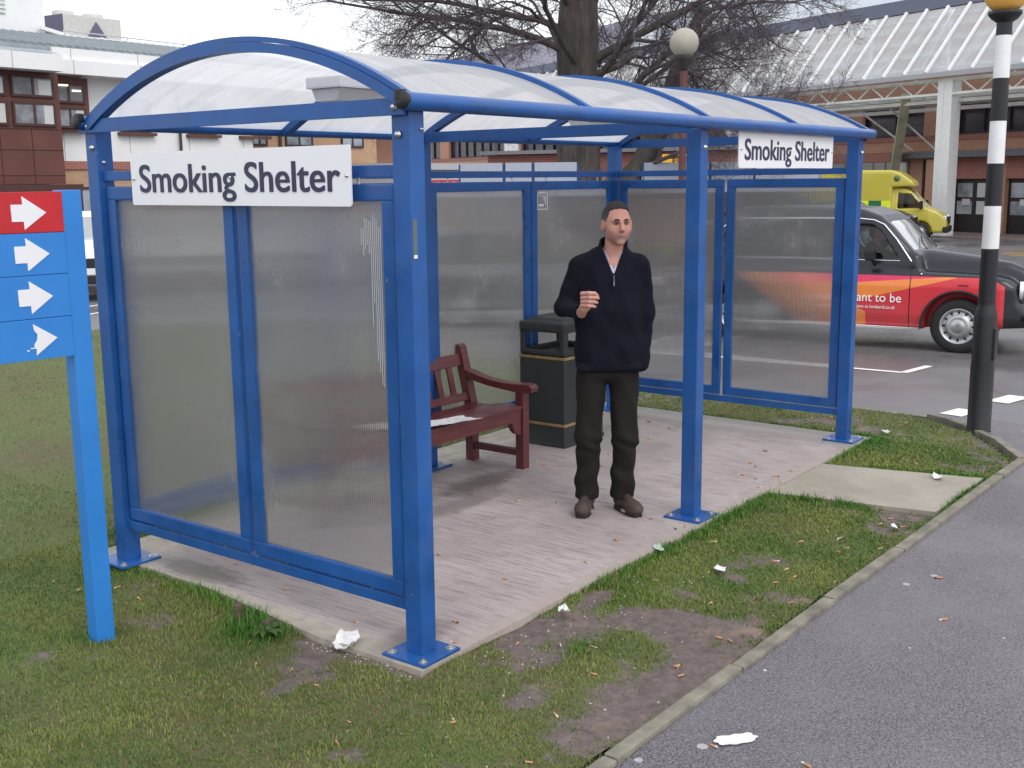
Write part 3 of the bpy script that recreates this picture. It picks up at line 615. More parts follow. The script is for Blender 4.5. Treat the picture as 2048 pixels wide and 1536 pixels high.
nb, t1 = nameboard((-0.062, 0.946, 1.949), -PI / 2, 'white Smoking Shelter board on the near end of the shelter, above the two frosted panels', 0.24, 1.44, 0.178)
nb2, t2 = nameboard((3.46, -0.058, 2.086), 0, 'white Smoking Shelter board under the front eave between the middle and far posts', 0.212, 1.41, 0.172)
print('TEXT', [round(c, 3) for c in t1.dimensions], flush=True)
# luminaires under the roof
lg = mat('luminaire_diffuser', (0.55, 0.56, 0.58), 0.3)
for (x, y, z, lb) in ((0.86, 1.10, 2.345, 'grey bulkhead light under the shelter roof near the large name board'), (3.06, 1.10, 2.30, 'grey bulkhead light under the shelter roof by the middle tie bar')):
    e = empty('bulkhead_light', (x, y, z), 0, lb, 'light', 'lights under the shelter roof')
    m = MB(); m.box(-.22, .22, -.12, .12, 0.025, 0.080, 0.01); m.build('housing', white, e)
    m = MB(); m.prism([(-.10, 0.024), (.10, 0.024), (.07, -0.035), (-.07, -0.035)], -.20, .20, Matrix.Rotation(PI / 2, 4, 'X') @ Matrix.Rotation(PI / 2, 4, 'Y') if False else Matrix(((0, 0, 1, 0), (1, 0, 0, 0), (0, 1, 0, 0), (0, 0, 0, 1)))); m.build('diffuser', lg, e)
    m = MB(); m.tube([(0, 0, .08), (0, 0, 2.49 - z)], 0.012, 8); m.build('stem', steel, e)
# ============================================================ direction sign (cropped by the picture's left edge)
sblue = mat('sky_blue_paint', (0.030, 0.215, 0.62), 0.38, var=0.07, vscale=3, grime=0.08, bump=0.04, bscale=200)
sred = mat('signal_red_panel', (0.50, 0.018, 0.025), 0.4, var=0.06)
WS = empty('direction_sign', (-0.692, 1.280, 0), math.radians(174), 'light blue direction sign with one red and three blue arrow panels, left of the shelter', 'sign')
m = MB(); m.box(-0.07, 0.012, -0.0, 0.08, -0.25, 1.905, 0.004); m.build('post', sblue, WS)       # local +x runs along the board to the left, local -y away from the viewer
m = MB(); m.box(1.30, 1.38, -0.0, 0.08, -0.25, 1.905, 0.004); m.build('post', sblue, WS)
rows = [(1.741, 1.900, sred), (1.575, 1.739, sblue), (1.403, 1.573, sblue), (1.238, 1.401, sblue)]
peel = mat('arrow_white', (0.78, 0.78, 0.82), 0.45)
for i, (z0, z1, mm) in enumerate(rows):
    m = MB(); m.box(0.0135, 1.30, 0.058, 0.084, z0, z1, 0.002); pn = m.build('sign_panel', mm, WS)
    zc_ = (z0 + z1) / 2 - (0.0 if i else 0.002); X0 = 0.083
    if i < 3: pl = [(X0, zc_), (X0 + .094, zc_ + .065), (X0 + .092, zc_ + .033), (X0 + .139, zc_ + .033), (X0 + .138, zc_ - .033), (X0 + .092, zc_ - .033), (X0 + .091, zc_ - .065)]
    else: pl = [(X0 - .004, zc_), (X0 + .092, zc_ + .063), (X0 + .088, zc_ + .035), (X0 + .076, zc_ + .02), (X0 + .080, zc_ - .004), (X0 + .091, zc_ - .018), (X0 + .092, zc_ - .032), (X0 + .084, zc_ - .036), (X0 + .086, zc_ - .063)]
    m = MB(); m.prism(pl, -0.0866, -0.0841, Matrix(((1, 0, 0, 0), (0, 0, -1, 0), (0, 1, 0, 0), (0, 0, 0, 1)))); m.build('arrow', peel, pn)
    if i == 3:
        m = MB(); m.box(0.168, 0.19, .0841, .086, 1.284, 1.288); m.box(0.196, 0.205, .0841, .086, 1.276, 1.281); m.build('arrow_remnant', peel, pn)
m = MB(); m.box(0.0135, 1.30, 0.03, 0.0575, 1.24, 1.899); m.build('backing', sblue, WS)
# ============================================================ bench
wood = NT('red_brown_wood'); n1 = wood.noise(1.0, 6, 0.6, wood.mapping((3, 60, 60))); n2 = wood.noise(4, 5, 0.6)
c = wood.mix(wood.rng(n1, 0.3, 0.7), (0.085, 0.016, 0.020), (0.155, 0.034, 0.036)); c = wood.mix(wood.math('MULTIPLY', wood.rng(n2, 0.5, 0.75), 0.5), c, (0.06, 0.022, 0.022)); wood.l(c, wood.p.inputs['Base Color'])
wood.l(wood.rng(n2, 0.3, 0.7, 0.28, 0.5), wood.p.inputs['Roughness']); wood.l(wood.bump(n1, 0.25, 0.003), wood.p.inputs['Normal']); wd_ = wood.m
BN = empty('park_bench', (1.90, 1.70, 0), 0, 'dark red-brown slatted wooden bench with arm rests, along the back wall of the shelter', 'bench')
BL = 0.80                                     # half length, local x; front is -y
def bp(m, name, par=BN): return m.build(name, wd_, par)
for s in (-1, 1):
    x = s * BL
    m = MB(); m.box(x - .034, x + .034, -0.275, -0.210, 0, 0.525, 0.006); bp(m, 'front_leg')
    m = MB(); pr_ = [(0.160, 0), (0.225, 0), (0.232, 0.40), (0.318, 0.765), (0.312, 0.80), (0.288, 0.812), (0.262, 0.795), (0.172, 0.42)]
    m.prism([(y, z) for y, z in pr_], x - .034, x + .034, Matrix(((0, 0, 1, 0), (1, 0, 0, 0), (0, 1, 0, 0), (0, 0, 0, 1)))); bp(m, 'back_leg')
    m = MB(); top = [(-0.345, 0.535), (-0.350, 0.562), (-0.330, 0.582), (-0.290, 0.585), (-0.20, 0.580), (-0.10, 0.580), (0.02, 0.592), (0.12, 0.612), (0.215, 0.640)]; bot = [(0.20, 0.585), (0.12, 0.565), (0.02, 0.548), (-0.10, 0.535), (-0.20, 0.527), (-0.30, 0.527)]
    m.prism(top + bot, x - .040, x + .040, Matrix(((0, 0, 1, 0), (1, 0, 0, 0), (0, 1, 0, 0), (0, 0, 0, 1)))); bp(m, 'arm_rest')
    m = MB(); m.box(x - .022, x + .022, -0.212, 0.165, 0.085, 0.128, 0.004); bp(m, 'side_stretcher')
    m = MB(); m.box(x - .022, x + .022, -0.212, 0.175, 0.335, 0.405, 0.004); bp(m, 'side_rail')
m = MB(); P_ = [(-BL + .034, 0.418), (BL - .034, 0.418), (BL - .034, 0.24)] + [(BL - .034 - .10 * math.sin(t), 0.335 - .095 * math.cos(t)) for t in (0.15, .5, .9, 1.3, 1.57)] + [(-BL + .134, 0.335)] + [(-BL + .034 + .10 * math.sin(t), 0.335 - .095 * math.cos(t)) for t in (1.3, .9, .5, .15)] + [(-BL + .034, 0.24)]
m.prism(P_, 0.223, 0.262, Matrix(((1, 0, 0, 0), (0, 0, -1, 0), (0, 1, 0, 0), (0, 0, 0, 1)))); bp(m, 'front_apron')
m = MB(); m.box(-BL + .03, BL - .03, 0.165, 0.195, 0.335, 0.405, 0.004); bp(m, 'back_rail')
for k in range(5):
    y = -0.235 + k * 0.087; z = 0.430 - 0.016 * min(k, 3) * .5 - (0.008 if k > 2 else 0)
    m = MB(); m.box(-BL + .036 if k in (0,) else -BL - .02, BL - .036 if k in (0,) else BL + .02, y - .036, y + .036, z - .011, z + .011, 0.004)
    if k in (0, 4): m = MB().box(-BL + .036, BL - .036, y - .036, y + .036, z - .011, z + .011, 0.004)
    bp(m, 'seat_slat')
def lean(z): return 0.205 + (z - 0.42) * 0.235
m = MB(); m.beam((-BL + .03, lean(.72), .705), (BL - .03, lean(.72), .705), 0.032, 0.085, 0.006, roll=-0.23); bp(m, 'top_rail')
m = MB(); m.beam((-BL + .03, lean(.45), .455), (BL - .03, lean(.45), .455), 0.030, 0.055, 0.006, roll=-0.23); bp(m, 'lower_back_rail')
nsl = 11
for k in range(nsl):
    x = -BL + .034 + (2 * BL - .068) * (k + 1) / (nsl + 1)
    m = MB(); m.beam((x, lean(.47), .47), (x, lean(.68), .68), 0.052, 0.014, 0.002); bp(m, 'back_slat')
# ============================================================ litter bin
bm_ = mat('dark_green_grey_plastic', (0.026, 0.031, 0.031), 0.5, var=0.15, vscale=6, bump=0.25, bscale=220)
gold = mat('worn_gold_band', (0.30, 0.185, 0.085), 0.5, var=0.35, vscale=25)
BI = empty('litter_bin', (3.575, 1.735, 0), 0, 'tall dark square litter bin with two gold bands, between the bench and the standing man', 'bin')
hx, hy = 0.262, 0.20
m = MB(); m.box(-hx, hx, -hy, hy, 0.004, 0.652, 0.022); m.build('body', bm_, BI)
m = MB(); m.box(-hx - .006, hx + .006, -hy - .006, hy + .006, 0.0, 0.03, 0.01); m.build('plinth', bm_, BI)
for z in (0.165, 0.655):
    m = MB(); m.box(-hx - .007, hx + .007, -hy - .007, hy + .007, z - .010, z + .010, 0.006); m.build('gold_band', gold, BI)
# hood with an opening in every side
def hood():
    h_ = 0.0075; lo = (-hx - .05, -hy - .05, 0.64); hi = (hx + .05, hy + .05, 1.0); P = sdf_grid(lo, hi, h_)
    d = s_box(P, (0, 0, 0.79), (hx, hy, 0.125), 0.015)
    top = s_box(P, (0, 0, 0.875), (hx + .004, hy + .004, 0.040), 0.016)
    dome = 0.925 + 0.018 * (1 - (P[0] / hx) ** 2) - P[2]
    d = np.minimum(d, top); d = smin(d, np.maximum(s_box(P, (0, 0, 0.90), (hx - .06, hy - .05, 0.045), 0.03), -dome), 0.04)
    d = np.maximum(d, -s_box(P, (0, 0, 0.765), (hx - .025, hy - .025, 0.115), 0.02))
    d = np.maximum(d, -s_box(P, (0.0, 0, 0.775), (hx - .055, hy + .2, 0.064), 0.008)); d = np.maximum(d, -s_box(P, (0, 0, 0.775), (hx + .2, hy - .045, 0.064), 0.008))
    d = np.maximum(d, 0.665 - P[2]); d = np.maximum(d, P[2] - 0.99)
    V, F = surface_nets(d, lo, h_); return lsmooth(V, F, 2), F
V, F = hood(); fast_mesh('hood', V, F, bm_, BI)
m = MB(); m.box(-hx + .04, hx - .04, -hy + .03, hy - .03, 0.60, 0.672); m.build('liner', rubber, BI)
# ============================================================ crossing beacon
bk = mat('beacon_black', (0.014, 0.014, 0.018), 0.42, var=0.15, vscale=5, bump=0.1); bw = mat('beacon_white', (0.74, 0.75, 0.76), 0.42, var=0.05, grime=0.12)
amb = mat('amber_globe', (0.80, 0.42, 0.09), 0.3, spec=0.6, trans=0.0)
BE = empty('crossing_beacon', (5.66, -0.72, -0.012), 0, 'black and white banded beacon post with amber globe at the crossing, beside the taxi', 'beacon')
m = MB(); m.lathe([(0.093, -0.2), (0.093, 0.0), (0.086, 0.012), (0.086, 0.50), (0.083, 0.52), (0.083, 0.885), (0.078, 0.905), (0.068, 0.955), (0.064, 0.965), (0.064, 0.99)], 28)
m.box(-0.045, 0.045, -0.091, -0.06, 0.56, 0.80, 0.006) ; m.build('base_column', bk, BE)
zs = [0.985, 1.395, 1.71, 2.02, 2.325, 2.63, 2.93, 3.07]
for i in range(7):
    r0 = 0.062 - 0.0012 * i
    m = MB(); m.lathe([(r0 - .0, zs[i]), (r0 - .0012, zs[i + 1])], 28); m.build('pole_band', bk if i % 2 == 0 else bw, BE)
m = MB(); m.lathe([(0.054, 3.02), (0.09, 3.045), (0.115, 3.075), (0.115, 3.10), (0.06, 3.105)], 28); m.build('collar', bk, BE)
m = MB(); m.lathe([(0.055, 3.098)] + [(0.155 * math.sin(a), 3.238 - 0.155 * math.cos(a)) for a in np.linspace(0.42, PI, 20)], 32); m.build('globe', amb, BE)
# ============================================================ globe street lamp
cy = mat('clear_globe', (0.50, 0.47, 0.40), 0.12, spec=0.6, trans=0.25, ior=1.15); rp = mat('red_brown_pole', (0.11, 0.038, 0.036), 0.5, var=0.15)
lx, ly = 11.43, 5.04; lz = float(G(lx, ly))
LP_ = empty('globe_street_lamp', (lx, ly, lz), 0, 'globe lamp on a red-brown pole rising behind the shelter roof', 'street lamp')
m = MB(); m.tube([(0, 0, -.1), (0, 0, 1.1)], 0.09, 14); m.tube([(0, 0, 1.1), (0, 0, 3.42 - lz)], 0.052, 14); m.build('pole', rp, LP_)
z = 3.81 - lz
m = MB(); m.lathe([(0.05, z - .37), (0.105, z - .235), (0.115, z - .205), (0.115, z - .17), (0.06, z - .165)], 24); m.build('cap', mat('lamp_cap_dark', (0.035, 0.03, 0.028), 0.5), LP_)
m = MB(); m.lathe([(0.10, z - .178)] + [(0.205 * math.sin(a), z - 0.205 * math.cos(a)) for a in np.linspace(0.5, PI, 24)], 36); m.build('globe', cy, LP_)
m = MB(); m.tube([(0, 0, z - .17), (0, 0, z - .08)], 0.03, 10); m.tube([(0, 0, z - .08), (0, 0, z + .07)], 0.055, 12); m.build('lamp_bulb', mat('bulb_frost', (0.8, 0.8, 0.78), 0.3), LP_)
# ============================================================ litter
paper = mat('litter_paper', (0.66, 0.65, 0.65), 0.75, var=0.12, vscale=30)
def crumple(name, loc, rz, sx, sy, hgt, seed, label, cat='litter', group='scraps of paper on the ground', material=None, n=20, fold=1.0, ragged=0.25, group_on=True):
    rr = np.random.default_rng(seed); X, Y = np.meshgrid(np.linspace(-1, 1, n), np.linspace(-1, 1, n), indexing='ij')
    th = np.arctan2(Y, X); r = 1 - ragged * (0.5 + 0.5 * np.sin(th * 3 + seed) * np.cos(th * 5 + 2 * seed)); sq = np.maximum(np.abs(X), np.abs(Y)) / np.maximum(1e-6, np.hypot(X, Y)); r = r * (0.35 + 0.65 * sq if fold < 2 else 1)
    x = X * r * sx / 2; y = Y * r * sy / 2
    z = np.zeros_like(X)
    for k in range(5):
        a = rr.uniform(0, PI); o = rr.uniform(-.6, .6); z += np.abs(X * math.cos(a) + Y * math.sin(a) - o) * rr.uniform(0.15, 0.5)
    z = (z - z.min()) / (z.max() - z.min()) * hgt + rr.uniform(0, .12 * hgt, z.shape) + 0.001
    I = np.arange(n * n).reshape(n, n); F = np.stack([I[:-1, :-1], I[1:, :-1], I[1:, 1:], I[:-1, 1:]], -1).reshape(-1, 4)
    V = np.stack([x, y, z], -1).reshape(-1, 3); lo = V + [0, 0, -0.0008]; nv = len(V); F2 = F[:, ::-1] + nv
    bd = list(I[:, 0]) + list(I[-1, 1:]) + list(I[-2::-1, -1]) + list(I[0, -2:0:-1]); side = np.array([(bd[k], bd[(k + 1) % len(bd)], bd[(k + 1) % len(bd)] + nv, bd[k] + nv) for k in range(len(bd))])
    o = fast_mesh(name, np.concatenate([V, lo]), np.concatenate([F, F2, side]), material or paper, smooth=False); o.location = loc; o.rotation_euler = (0, 0, rz)
    return tag(o, label, cat, group if group_on else None)
lzf = lambda x, y: float(lawn_z(np.array(x), np.array(y)))
crumple('crumpled_tissue', (-0.115, 0.30, -0.012), 0.5, 0.155, 0.115, 0.055, 5, 'crumpled white tissue on the slab edge left of the near corner post')
crumple('crumpled_tissue', (0.73, -0.235, -0.008), 1.0, 0.085, 0.055, 0.030, 9, 'small crumpled tissue by the front edge of the slab, on the bare soil')
crumple('paper_scrap', (1.642, -0.554, -0.010), 0.2, 0.10, 0.06, 0.020, 12, 'white scrap of paper on the grass strip in front of the middle post')
crumple('paper_scrap', (1.735, -0.150, 0.002), 0.9, 0.11, 0.05, 0.014, 15, 'pale scrap of paper on the slab edge left of the middle post base', material=mat('pale_green_paper', (0.52, 0.60, 0.53), 0.7))
crumple('paper_scrap', (0.103, -1.393, -0.0095), -0.6, 0.17, 0.075, 0.010, 21, 'torn white paper lying flat on the asphalt pavement in the foreground')
crumple('crumpled_tissue', (4.009, -0.91, 0.0), 0.4, 0.10, 0.07, 0.035, 25, 'small crumpled tissue on the pale entrance path')
crumple('paper_scrap', (2.853, -1.02, -0.010), 0.7, 0.09, 0.03, 0.012, 28, 'thin scrap of paper on the grass beside the kerb and path corner')
crumple('paper_scrap', (5.20, -0.16, -0.015), 0.7, 0.10, 0.06, 0.02, 33, 'white scrap of paper on the worn grass beyond the far corner post')
pb = crumple('newspaper_sheet', (1.86, 1.47, 0.446), -0.35, 0.52, 0.20, 0.028, 41, 'white sheet of paper lying on the bench seat', 'paper', None, fold=2.5, ragged=0.18, group_on=False)
m = MB(); m.tube([(0, 0, -.02), (0.003, 0.002, 0.05), (0.0, 0.0, 0.072)], [0.022, 0.023, 0.020], 9); st = m.build('wooden_stub', mat('weathered_wood', (0.10, 0.075, 0.05), 0.9, var=0.4, vscale=30, bump=0.6)); st.location = (-0.185, 0.915, -.01); tag(st, 'short weathered wooden stub in the grass beside the slab', 'stub', 'wooden stubs by the slab')
m = MB(); m.box(-.04, .04, -.02, .02, -.01, 0.028, 0.006); st = m.build('wooden_stub', MATS['weathered_wood']); st.location = (-0.16, 0.745, -.01); st.rotation_euler = (0, .1, .5); tag(st, 'low broken wooden stub nearest the crumpled tissue, in a grass tuft', 'stub', 'wooden stubs by the slab')
# low broad-leaf weed
m = MB(); rr = random.Random(5)
for k in range(16):
    a = rr.uniform(0, 2 * PI); ln = rr.uniform(.05, .10); w2 = ln * .16; ce = Vector((math.cos(a), math.sin(a), 0)); sd2 = Vector((-ce.y, ce.x, 0)); pts = []
    for t, ww, zz in ((0, .2, 0), (.35, 1, .02), (.75, .8, .026), (1, .05, .014)): pts.append((ce * ln * t + sd2 * w2 * ww + Vector((0, 0, zz)), ce * ln * t - sd2 * w2 * ww + Vector((0, 0, zz)), ))
    vs = [p for q in pts for p in q]; m.add(vs, [(0, 1, 3, 2), (2, 3, 5, 4), (4, 5, 7, 6)], True)
wp = m.build('weed', mat('weed_leaf', (0.05, 0.10, 0.02), 0.5)); wp.location = (-0.22, 0.70, -0.012); tag(wp, 'low broad-leaved weed at the slab edge left of the crumpled tissue', 'plant')
# loose grit and small stones swept against the slab
gv = MB(); rg = random.Random(9)
for k in range(420):
    q = rg.random()
    if q < .5: x, y = rg.gauss(-0.10, .06), rg.uniform(-.12, .5)
    elif q < .8: x, y = rg.uniform(.1, 1.6), rg.gauss(-.30, .10)
    else: x, y = rg.uniform(-.8, 3.2), rg.uniform(-1.05, -.2)
    if inpoly(np.array(x), np.array(y), SLAB): continue
    s = rg.uniform(.0025, .008); z = lzf(x, y); a = rg.uniform(0, 3)
    gv.add([(x + s * math.cos(a + t) * rg.uniform(.6, 1.2), y + s * math.sin(a + t) * rg.uniform(.6, 1.2), z) for t in (0, 1.6, 3.1, 4.7)] + [(x, y, z + s * rg.uniform(.5, 1))], [(0, 1, 4), (1, 2, 4), (2, 3, 4), (3, 0, 4)])
tag(gv.build('grit', mat('pale_grit', (.42, .36, .32), .8, var=.5, vscale=14)), 'pale grit and small stones along the slab edge', 'grit', kind='stuff')
# cigarette ends
filt = mat('cigarette_filter', (0.52, 0.26, 0.13), 0.8, var=0.3, vscale=90); cigw = mat('cigarette_paper', (0.62, 0.60, 0.56), 0.8); ash = mat('ash', (0.06, 0.055, 0.05), 0.9)
def butt(kind):
    m = MB(); m.tube([(-.013, 0, 0), (.011, 0, 0)], [0.0037, 0.0040], 8); o = m.build('cigarette_end', filt)
    if kind: m = MB(); m.tube([(.011, 0, 0), (.019, .0006, 0.0004)], [0.0038, 0.0034], 8); m.build('burnt_paper', cigw if kind == 1 else ash, o)
    return o
LBL = {'slab': 'orange cigarette end trodden on the concrete slab of the shelter', 'grass': 'orange cigarette end lying in the worn grass by the shelter', 'pave': 'cigarette end lying on the dark asphalt pavement'}
srcs = [butt(1), butt(2), butt(0)]; used = [False] * 3; rr = random.Random(11)
spots = []
for _ in range(4000):
    if len(spots) >= 105: break
    q = rr.random()
    if q < 0.42: x, y, kd = rr.uniform(0.0, 4.6), rr.uniform(-0.1, 1.9), 'slab'; z = 0.0042
    elif q < 0.86: x, y, kd = rr.uniform(-0.8, 4.6) ** 1.0, rr.uniform(-1.1, -0.16), 'grass'
    elif q < 0.95: x, y, kd = rr.uniform(-0.5, 0.1), rr.uniform(0.0, 2.2), 'grass'
    else: x, y, kd = rr.uniform(5.0, 5.8), rr.uniform(-.5, .8), 'grass'
    if kd == 'grass':
        if inpoly(np.array(x), np.array(y), SLAB) or inpoly(np.array(x), np.array(y), PATH) or not inpoly(np.array(x), np.array(y), LAWN): continue
        if rr.random() < 0.5 and mudf(np.array(x), np.array(y)) < 0.2: continue
        z = lzf(x, y) + 0.006
    if kd == 'slab' and (abs(x - 2.36) < .15 and y < .1 or (3.2 < x < 3.95 and y > 1.4) or (1.98 < x < 2.38 and .3 < y < .6)): continue
    spots.append((x, y, z, kd))
for k in range(7): spots.append((rr.uniform(-.2, 3.5), rr.uniform(-2.2, -1.3), -0.005, 'pave'))
for (x, y, z, kd) in spots:
    i = rr.choice((0, 0, 1, 2, 2, 2))
    if used[i]: o = copy_tree(srcs[i])
    else: o = srcs[i]; used[i] = True
    o.location = (x, y, z); o.rotation_euler = (0, rr.uniform(-.12, .12), rr.uniform(0, 2 * PI)); s = rr.uniform(.85, 1.15) * (1 + 0.08 * max(0, x)); o.scale = (s, s, s)
    tag(o, LBL[kd], 'cigarette end', {'slab': 'cigarette ends on the slab', 'grass': 'cigarette ends in the grass', 'pave': 'cigarette ends on the pavement'}[kd])
# ============================================================ the man
M_az = math.atan2(-math.cos(YAW), math.sin(YAW))            # local +x points right in the photo, local -y towards the photographer
PE = empty('person', (2.171, 0.443, 0), M_az, 'standing man in a navy zip-neck jumper and dark trousers, right hand raised, under the shelter', 'person')
def haircol(V):
    q = (V - np.array(HC)) @ HR.T; g_ = np.clip((0.075 - q[:, 2]) / 0.06, 0, 1)[:, None]; n_ = 0.75 + 0.5 * np.random.default_rng(4).random((len(V), 1)); return (np.array([0.045, 0.035, 0.033]) * (1 - g_) + np.array([0.13, 0.115, 0.12]) * g_) * n_
def to_obj(name, D, lo, h, m, par, it=2, colf=None):
    V, F = surface_nets(D, lo, h); V = lsmooth(V, F, it, 0.5)
    return fast_mesh(name, V, F, m, par, True, colf(V) if colf else None)
def rot_z(a): c, s = math.cos(a), math.sin(a); return np.array([[c, s, 0], [-s, c, 0], [0, 0, 1]])     # world -> local
HA = math.radians(11); HC = (0.045, -0.015, 1.672)           # head turned to his left, and its centre
HR = rot_z(HA)
def headspace(P): q = [P[i] - HC[i] for i in range(3)]; return [HR[j][0] * q[0] + HR[j][1] * q[1] + HR[j][2] * q[2] for j in range(3)]
def head_sdf(P):
    x, y, z = headspace(P); Q = [x, y, z]
    d = s_ell(Q, (0, 0.018, 0.030), (0.077, 0.094, 0.088))
    d = smin(d, s_ell(Q, (0, -0.022, -0.012), (0.067, 0.068, 0.080)), 0.03)
    d = smin(d, s_ell(Q, (0, -0.028, -0.060), (0.050, 0.054, 0.044)), 0.035)                      # jaw
    d = smin(d, s_ell(Q, (0, -0.072, -0.097), (0.022, 0.016, 0.014)), 0.022)                      # chin
    for s in (-1, 1):
        d = smin(d, s_ell(Q, (s * 0.044, -0.058, -0.026), (0.017, 0.018, 0.018)), 0.022)          # cheekbones
        d = smin(d, s_cap(Q, (s * 0.012, -0.087, 0.028), (s * 0.044, -0.074, 0.026), 0.0075), 0.012)   # brow
        d = smax(d, -s_ell(Q, (s * 0.031, -0.092, 0.007), (0.018, 0.017, 0.011)), 0.009)          # sockets
        d = np.minimum(d, s_ell(Q, (s * 0.030, -0.0735, 0.008), (0.0125, 0.0125, 0.0085)))        # eyeballs
        e = s_ell(Q, (s * 0.079, 0.010, -0.004), (0.013, 0.020, 0.034)); e = smax(e, -s_ell(Q, (s * 0.090, 0.004, 0.0), (0.007, 0.010, 0.019)), 0.004); d = smin(d, e, 0.006)
    n = s_cap(Q, (0, -0.086, 0.020), (0, -0.112, -0.022), 0.0085, 0.0115); n = smin(n, s_ell(Q, (0, -0.098, -0.029), (0.0165, 0.012, 0.008)), 0.008); d = smin(d, n, 0.009)
    d = smin(d, s_ell(Q, (0, -0.0845, -0.056), (0.022, 0.008, 0.0048)), 0.005); d = smin(d, s_ell(Q, (0, -0.083, -0.0655), (0.018, 0.008, 0.0055)), 0.005)
    d = smax(d, -s_ell(Q, (0, -0.0925, -0.0603), (0.023, 0.006, 0.0012)), 0.002)
    return d
# right hand (left in the photo): back of a half-closed hand, fingertips pinched together
HB = np.array([-0.160, -0.345, 1.275])
def hand_sdf(P):
    d = s_ell(P, HB + [0.018, 0.010, 0.004], (0.034, 0.024, 0.046))
    d = smin(d, s_cap(P, HB + [-0.002, 0.012, -0.035], (-0.172, -0.275, 1.205), 0.026, 0.027), 0.02)
    for k, (z0, z1, l) in enumerate(((0.044, 0.050, 1.0), (0.022, 0.027, 1.08), (0.001, 0.004, 1.0), (-0.019, -0.018, 0.84))):
        r = 0.0112 - 0.0006 * k
        a = HB + [-0.012, -0.010, z0]; b = HB + [0.022 * l, -0.040, z1]; c = HB + [0.052 * l, -0.036, z1 - .002]; e = HB + [0.066 * l, -0.022, z1 - .007 + (0 if k else -.006)]
        f = smin(smin(s_cap(P, a, b, r + .0015, r), s_cap(P, b, c, r, r * .92), 0.004), s_cap(P, c, e, r * .92, r * .82), 0.004); d = smin(d, f, 0.004)
    t = smin(s_cap(P, HB + [0.000, 0.018, 0.02], HB + [0.036, 0.004, 0.036], 0.013, 0.0105), s_cap(P, HB + [0.036, 0.004, 0.036], HB + [0.070, -0.014, 0.030], 0.0105, 0.0085), 0.005)
    return smin(d, t, 0.005)
def arms(P, grow):
    """sleeves or bare arms, right arm bent forward, left hanging with the hand in the pocket"""
    g = grow
    d = s_cap(P, (-0.172, 0.02, 1.440), (-0.258, 0.02, 1.205), 0.048 + g, 0.041 + g)
    d = smin(d, s_cap(P, (-0.258, 0.02, 1.205), (-0.174, -0.265, 1.208), 0.043 + g, 0.030 + g), 0.03)
    l = s_cap(P, (0.185, 0.02, 1.440), (0.222, 0.045, 1.17), 0.047 + g, 0.042 + g); l = smin(l, s_cap(P, (0.222, 0.045, 1.17), (0.190, 0.0, 0.885), 0.041 + g, 0.034 + g), 0.03)
    return d, l
skin = mat('skin', (0.5, 0.3, 0.25), 0.5, attr='Col', spec=0.35, bump=0.06, bscale=500)
skin.node_tree.nodes['Principled BSDF'].inputs['Subsurface Weight'].default_value = 0.06; skin.node_tree.nodes['Principled BSDF'].inputs['Subsurface Radius'].default_value = (0.01, 0.004, 0.002)
def skincol(V):
    q = V - np.array(HC); L_ = q @ HR.T; x, y, z = L_.T; n = len(V); base = np.tile(np.array([0.55, 0.275, 0.215]), (n, 1))
    def blend(mask, col): base[:] = base * (1 - mask[:, None]) + np.array(col) * mask[:, None]
    g = lambda cx, cy, cz, rx, ry, rz: np.clip(1.6 - 1.6 * np.sqrt(((x - cx) / rx) ** 2 + ((y - cy) / ry) ** 2 + ((z - cz) / rz) ** 2), 0, 1)
    hd = (z > -0.15) & (np.abs(x) < 0.12)
    blend(g(0, -0.06, -0.070, 0.075, 0.07, 0.050) * 0.62 * hd, (0.25, 0.155, 0.145))          # stubble
    for s in (-1, 1):
        blend(g(s * 0.046, -0.06, -0.03, 0.025, 0.03, 0.022) * 0.35, (0.55, 0.24, 0.20)); blend(g(s * 0.078, 0.01, -0.01, 0.02, 0.03, 0.04) * 0.5, (0.55, 0.22, 0.18))
        blend(g(s * 0.030, -0.086, 0.012, 0.023, 0.02, 0.015) * 0.85, (0.15, 0.07, 0.06))   # shaded lids and lashes
        blend((g(s * 0.0305, -0.0855, 0.0085, 0.0125, 0.012, 0.0055) > 0.15) * 0.85, (0.24, 0.19, 0.18)); blend((g(s * 0.0305 + 0.003, -0.086, 0.0085, 0.006, 0.012, 0.006) > 0.15) * 1.0, (0.012, 0.008, 0.006))
        blend((g(s * 0.030, -0.086, 0.0145, 0.020, 0.014, 0.0030) > 0.1) * 0.8, (0.05, 0.03, 0.025))
    blend(g(0, -0.09, -0.0605, 0.026, 0.02, 0.010) * 0.8, (0.46, 0.155, 0.15)); blend((g(0, -0.09, -0.0603, 0.024, 0.02, 0.0022) > .1) * 0.8, (0.12, 0.04, 0.04))
    blend(g(0, -0.105, -0.036, 0.016, 0.02, 0.005) * 0.6, (0.18, 0.08, 0.07))  # shadow under the nose, painted into the skin colour
    hn = (z < -0.3); base[hn] = np.array([0.56, 0.29, 0.235]); P2 = V - HB
    for k, zz in enumerate((0.036, 0.015, -0.008)):
        mk = np.clip(1 - np.abs(P2[:, 2] - zz) / 0.003, 0, 1) * hn * (P2[:, 1] < -0.008) * (P2[:, 0] > -0.02); blend(mk * 0.6, (0.22, 0.085, 0.07))
    return base
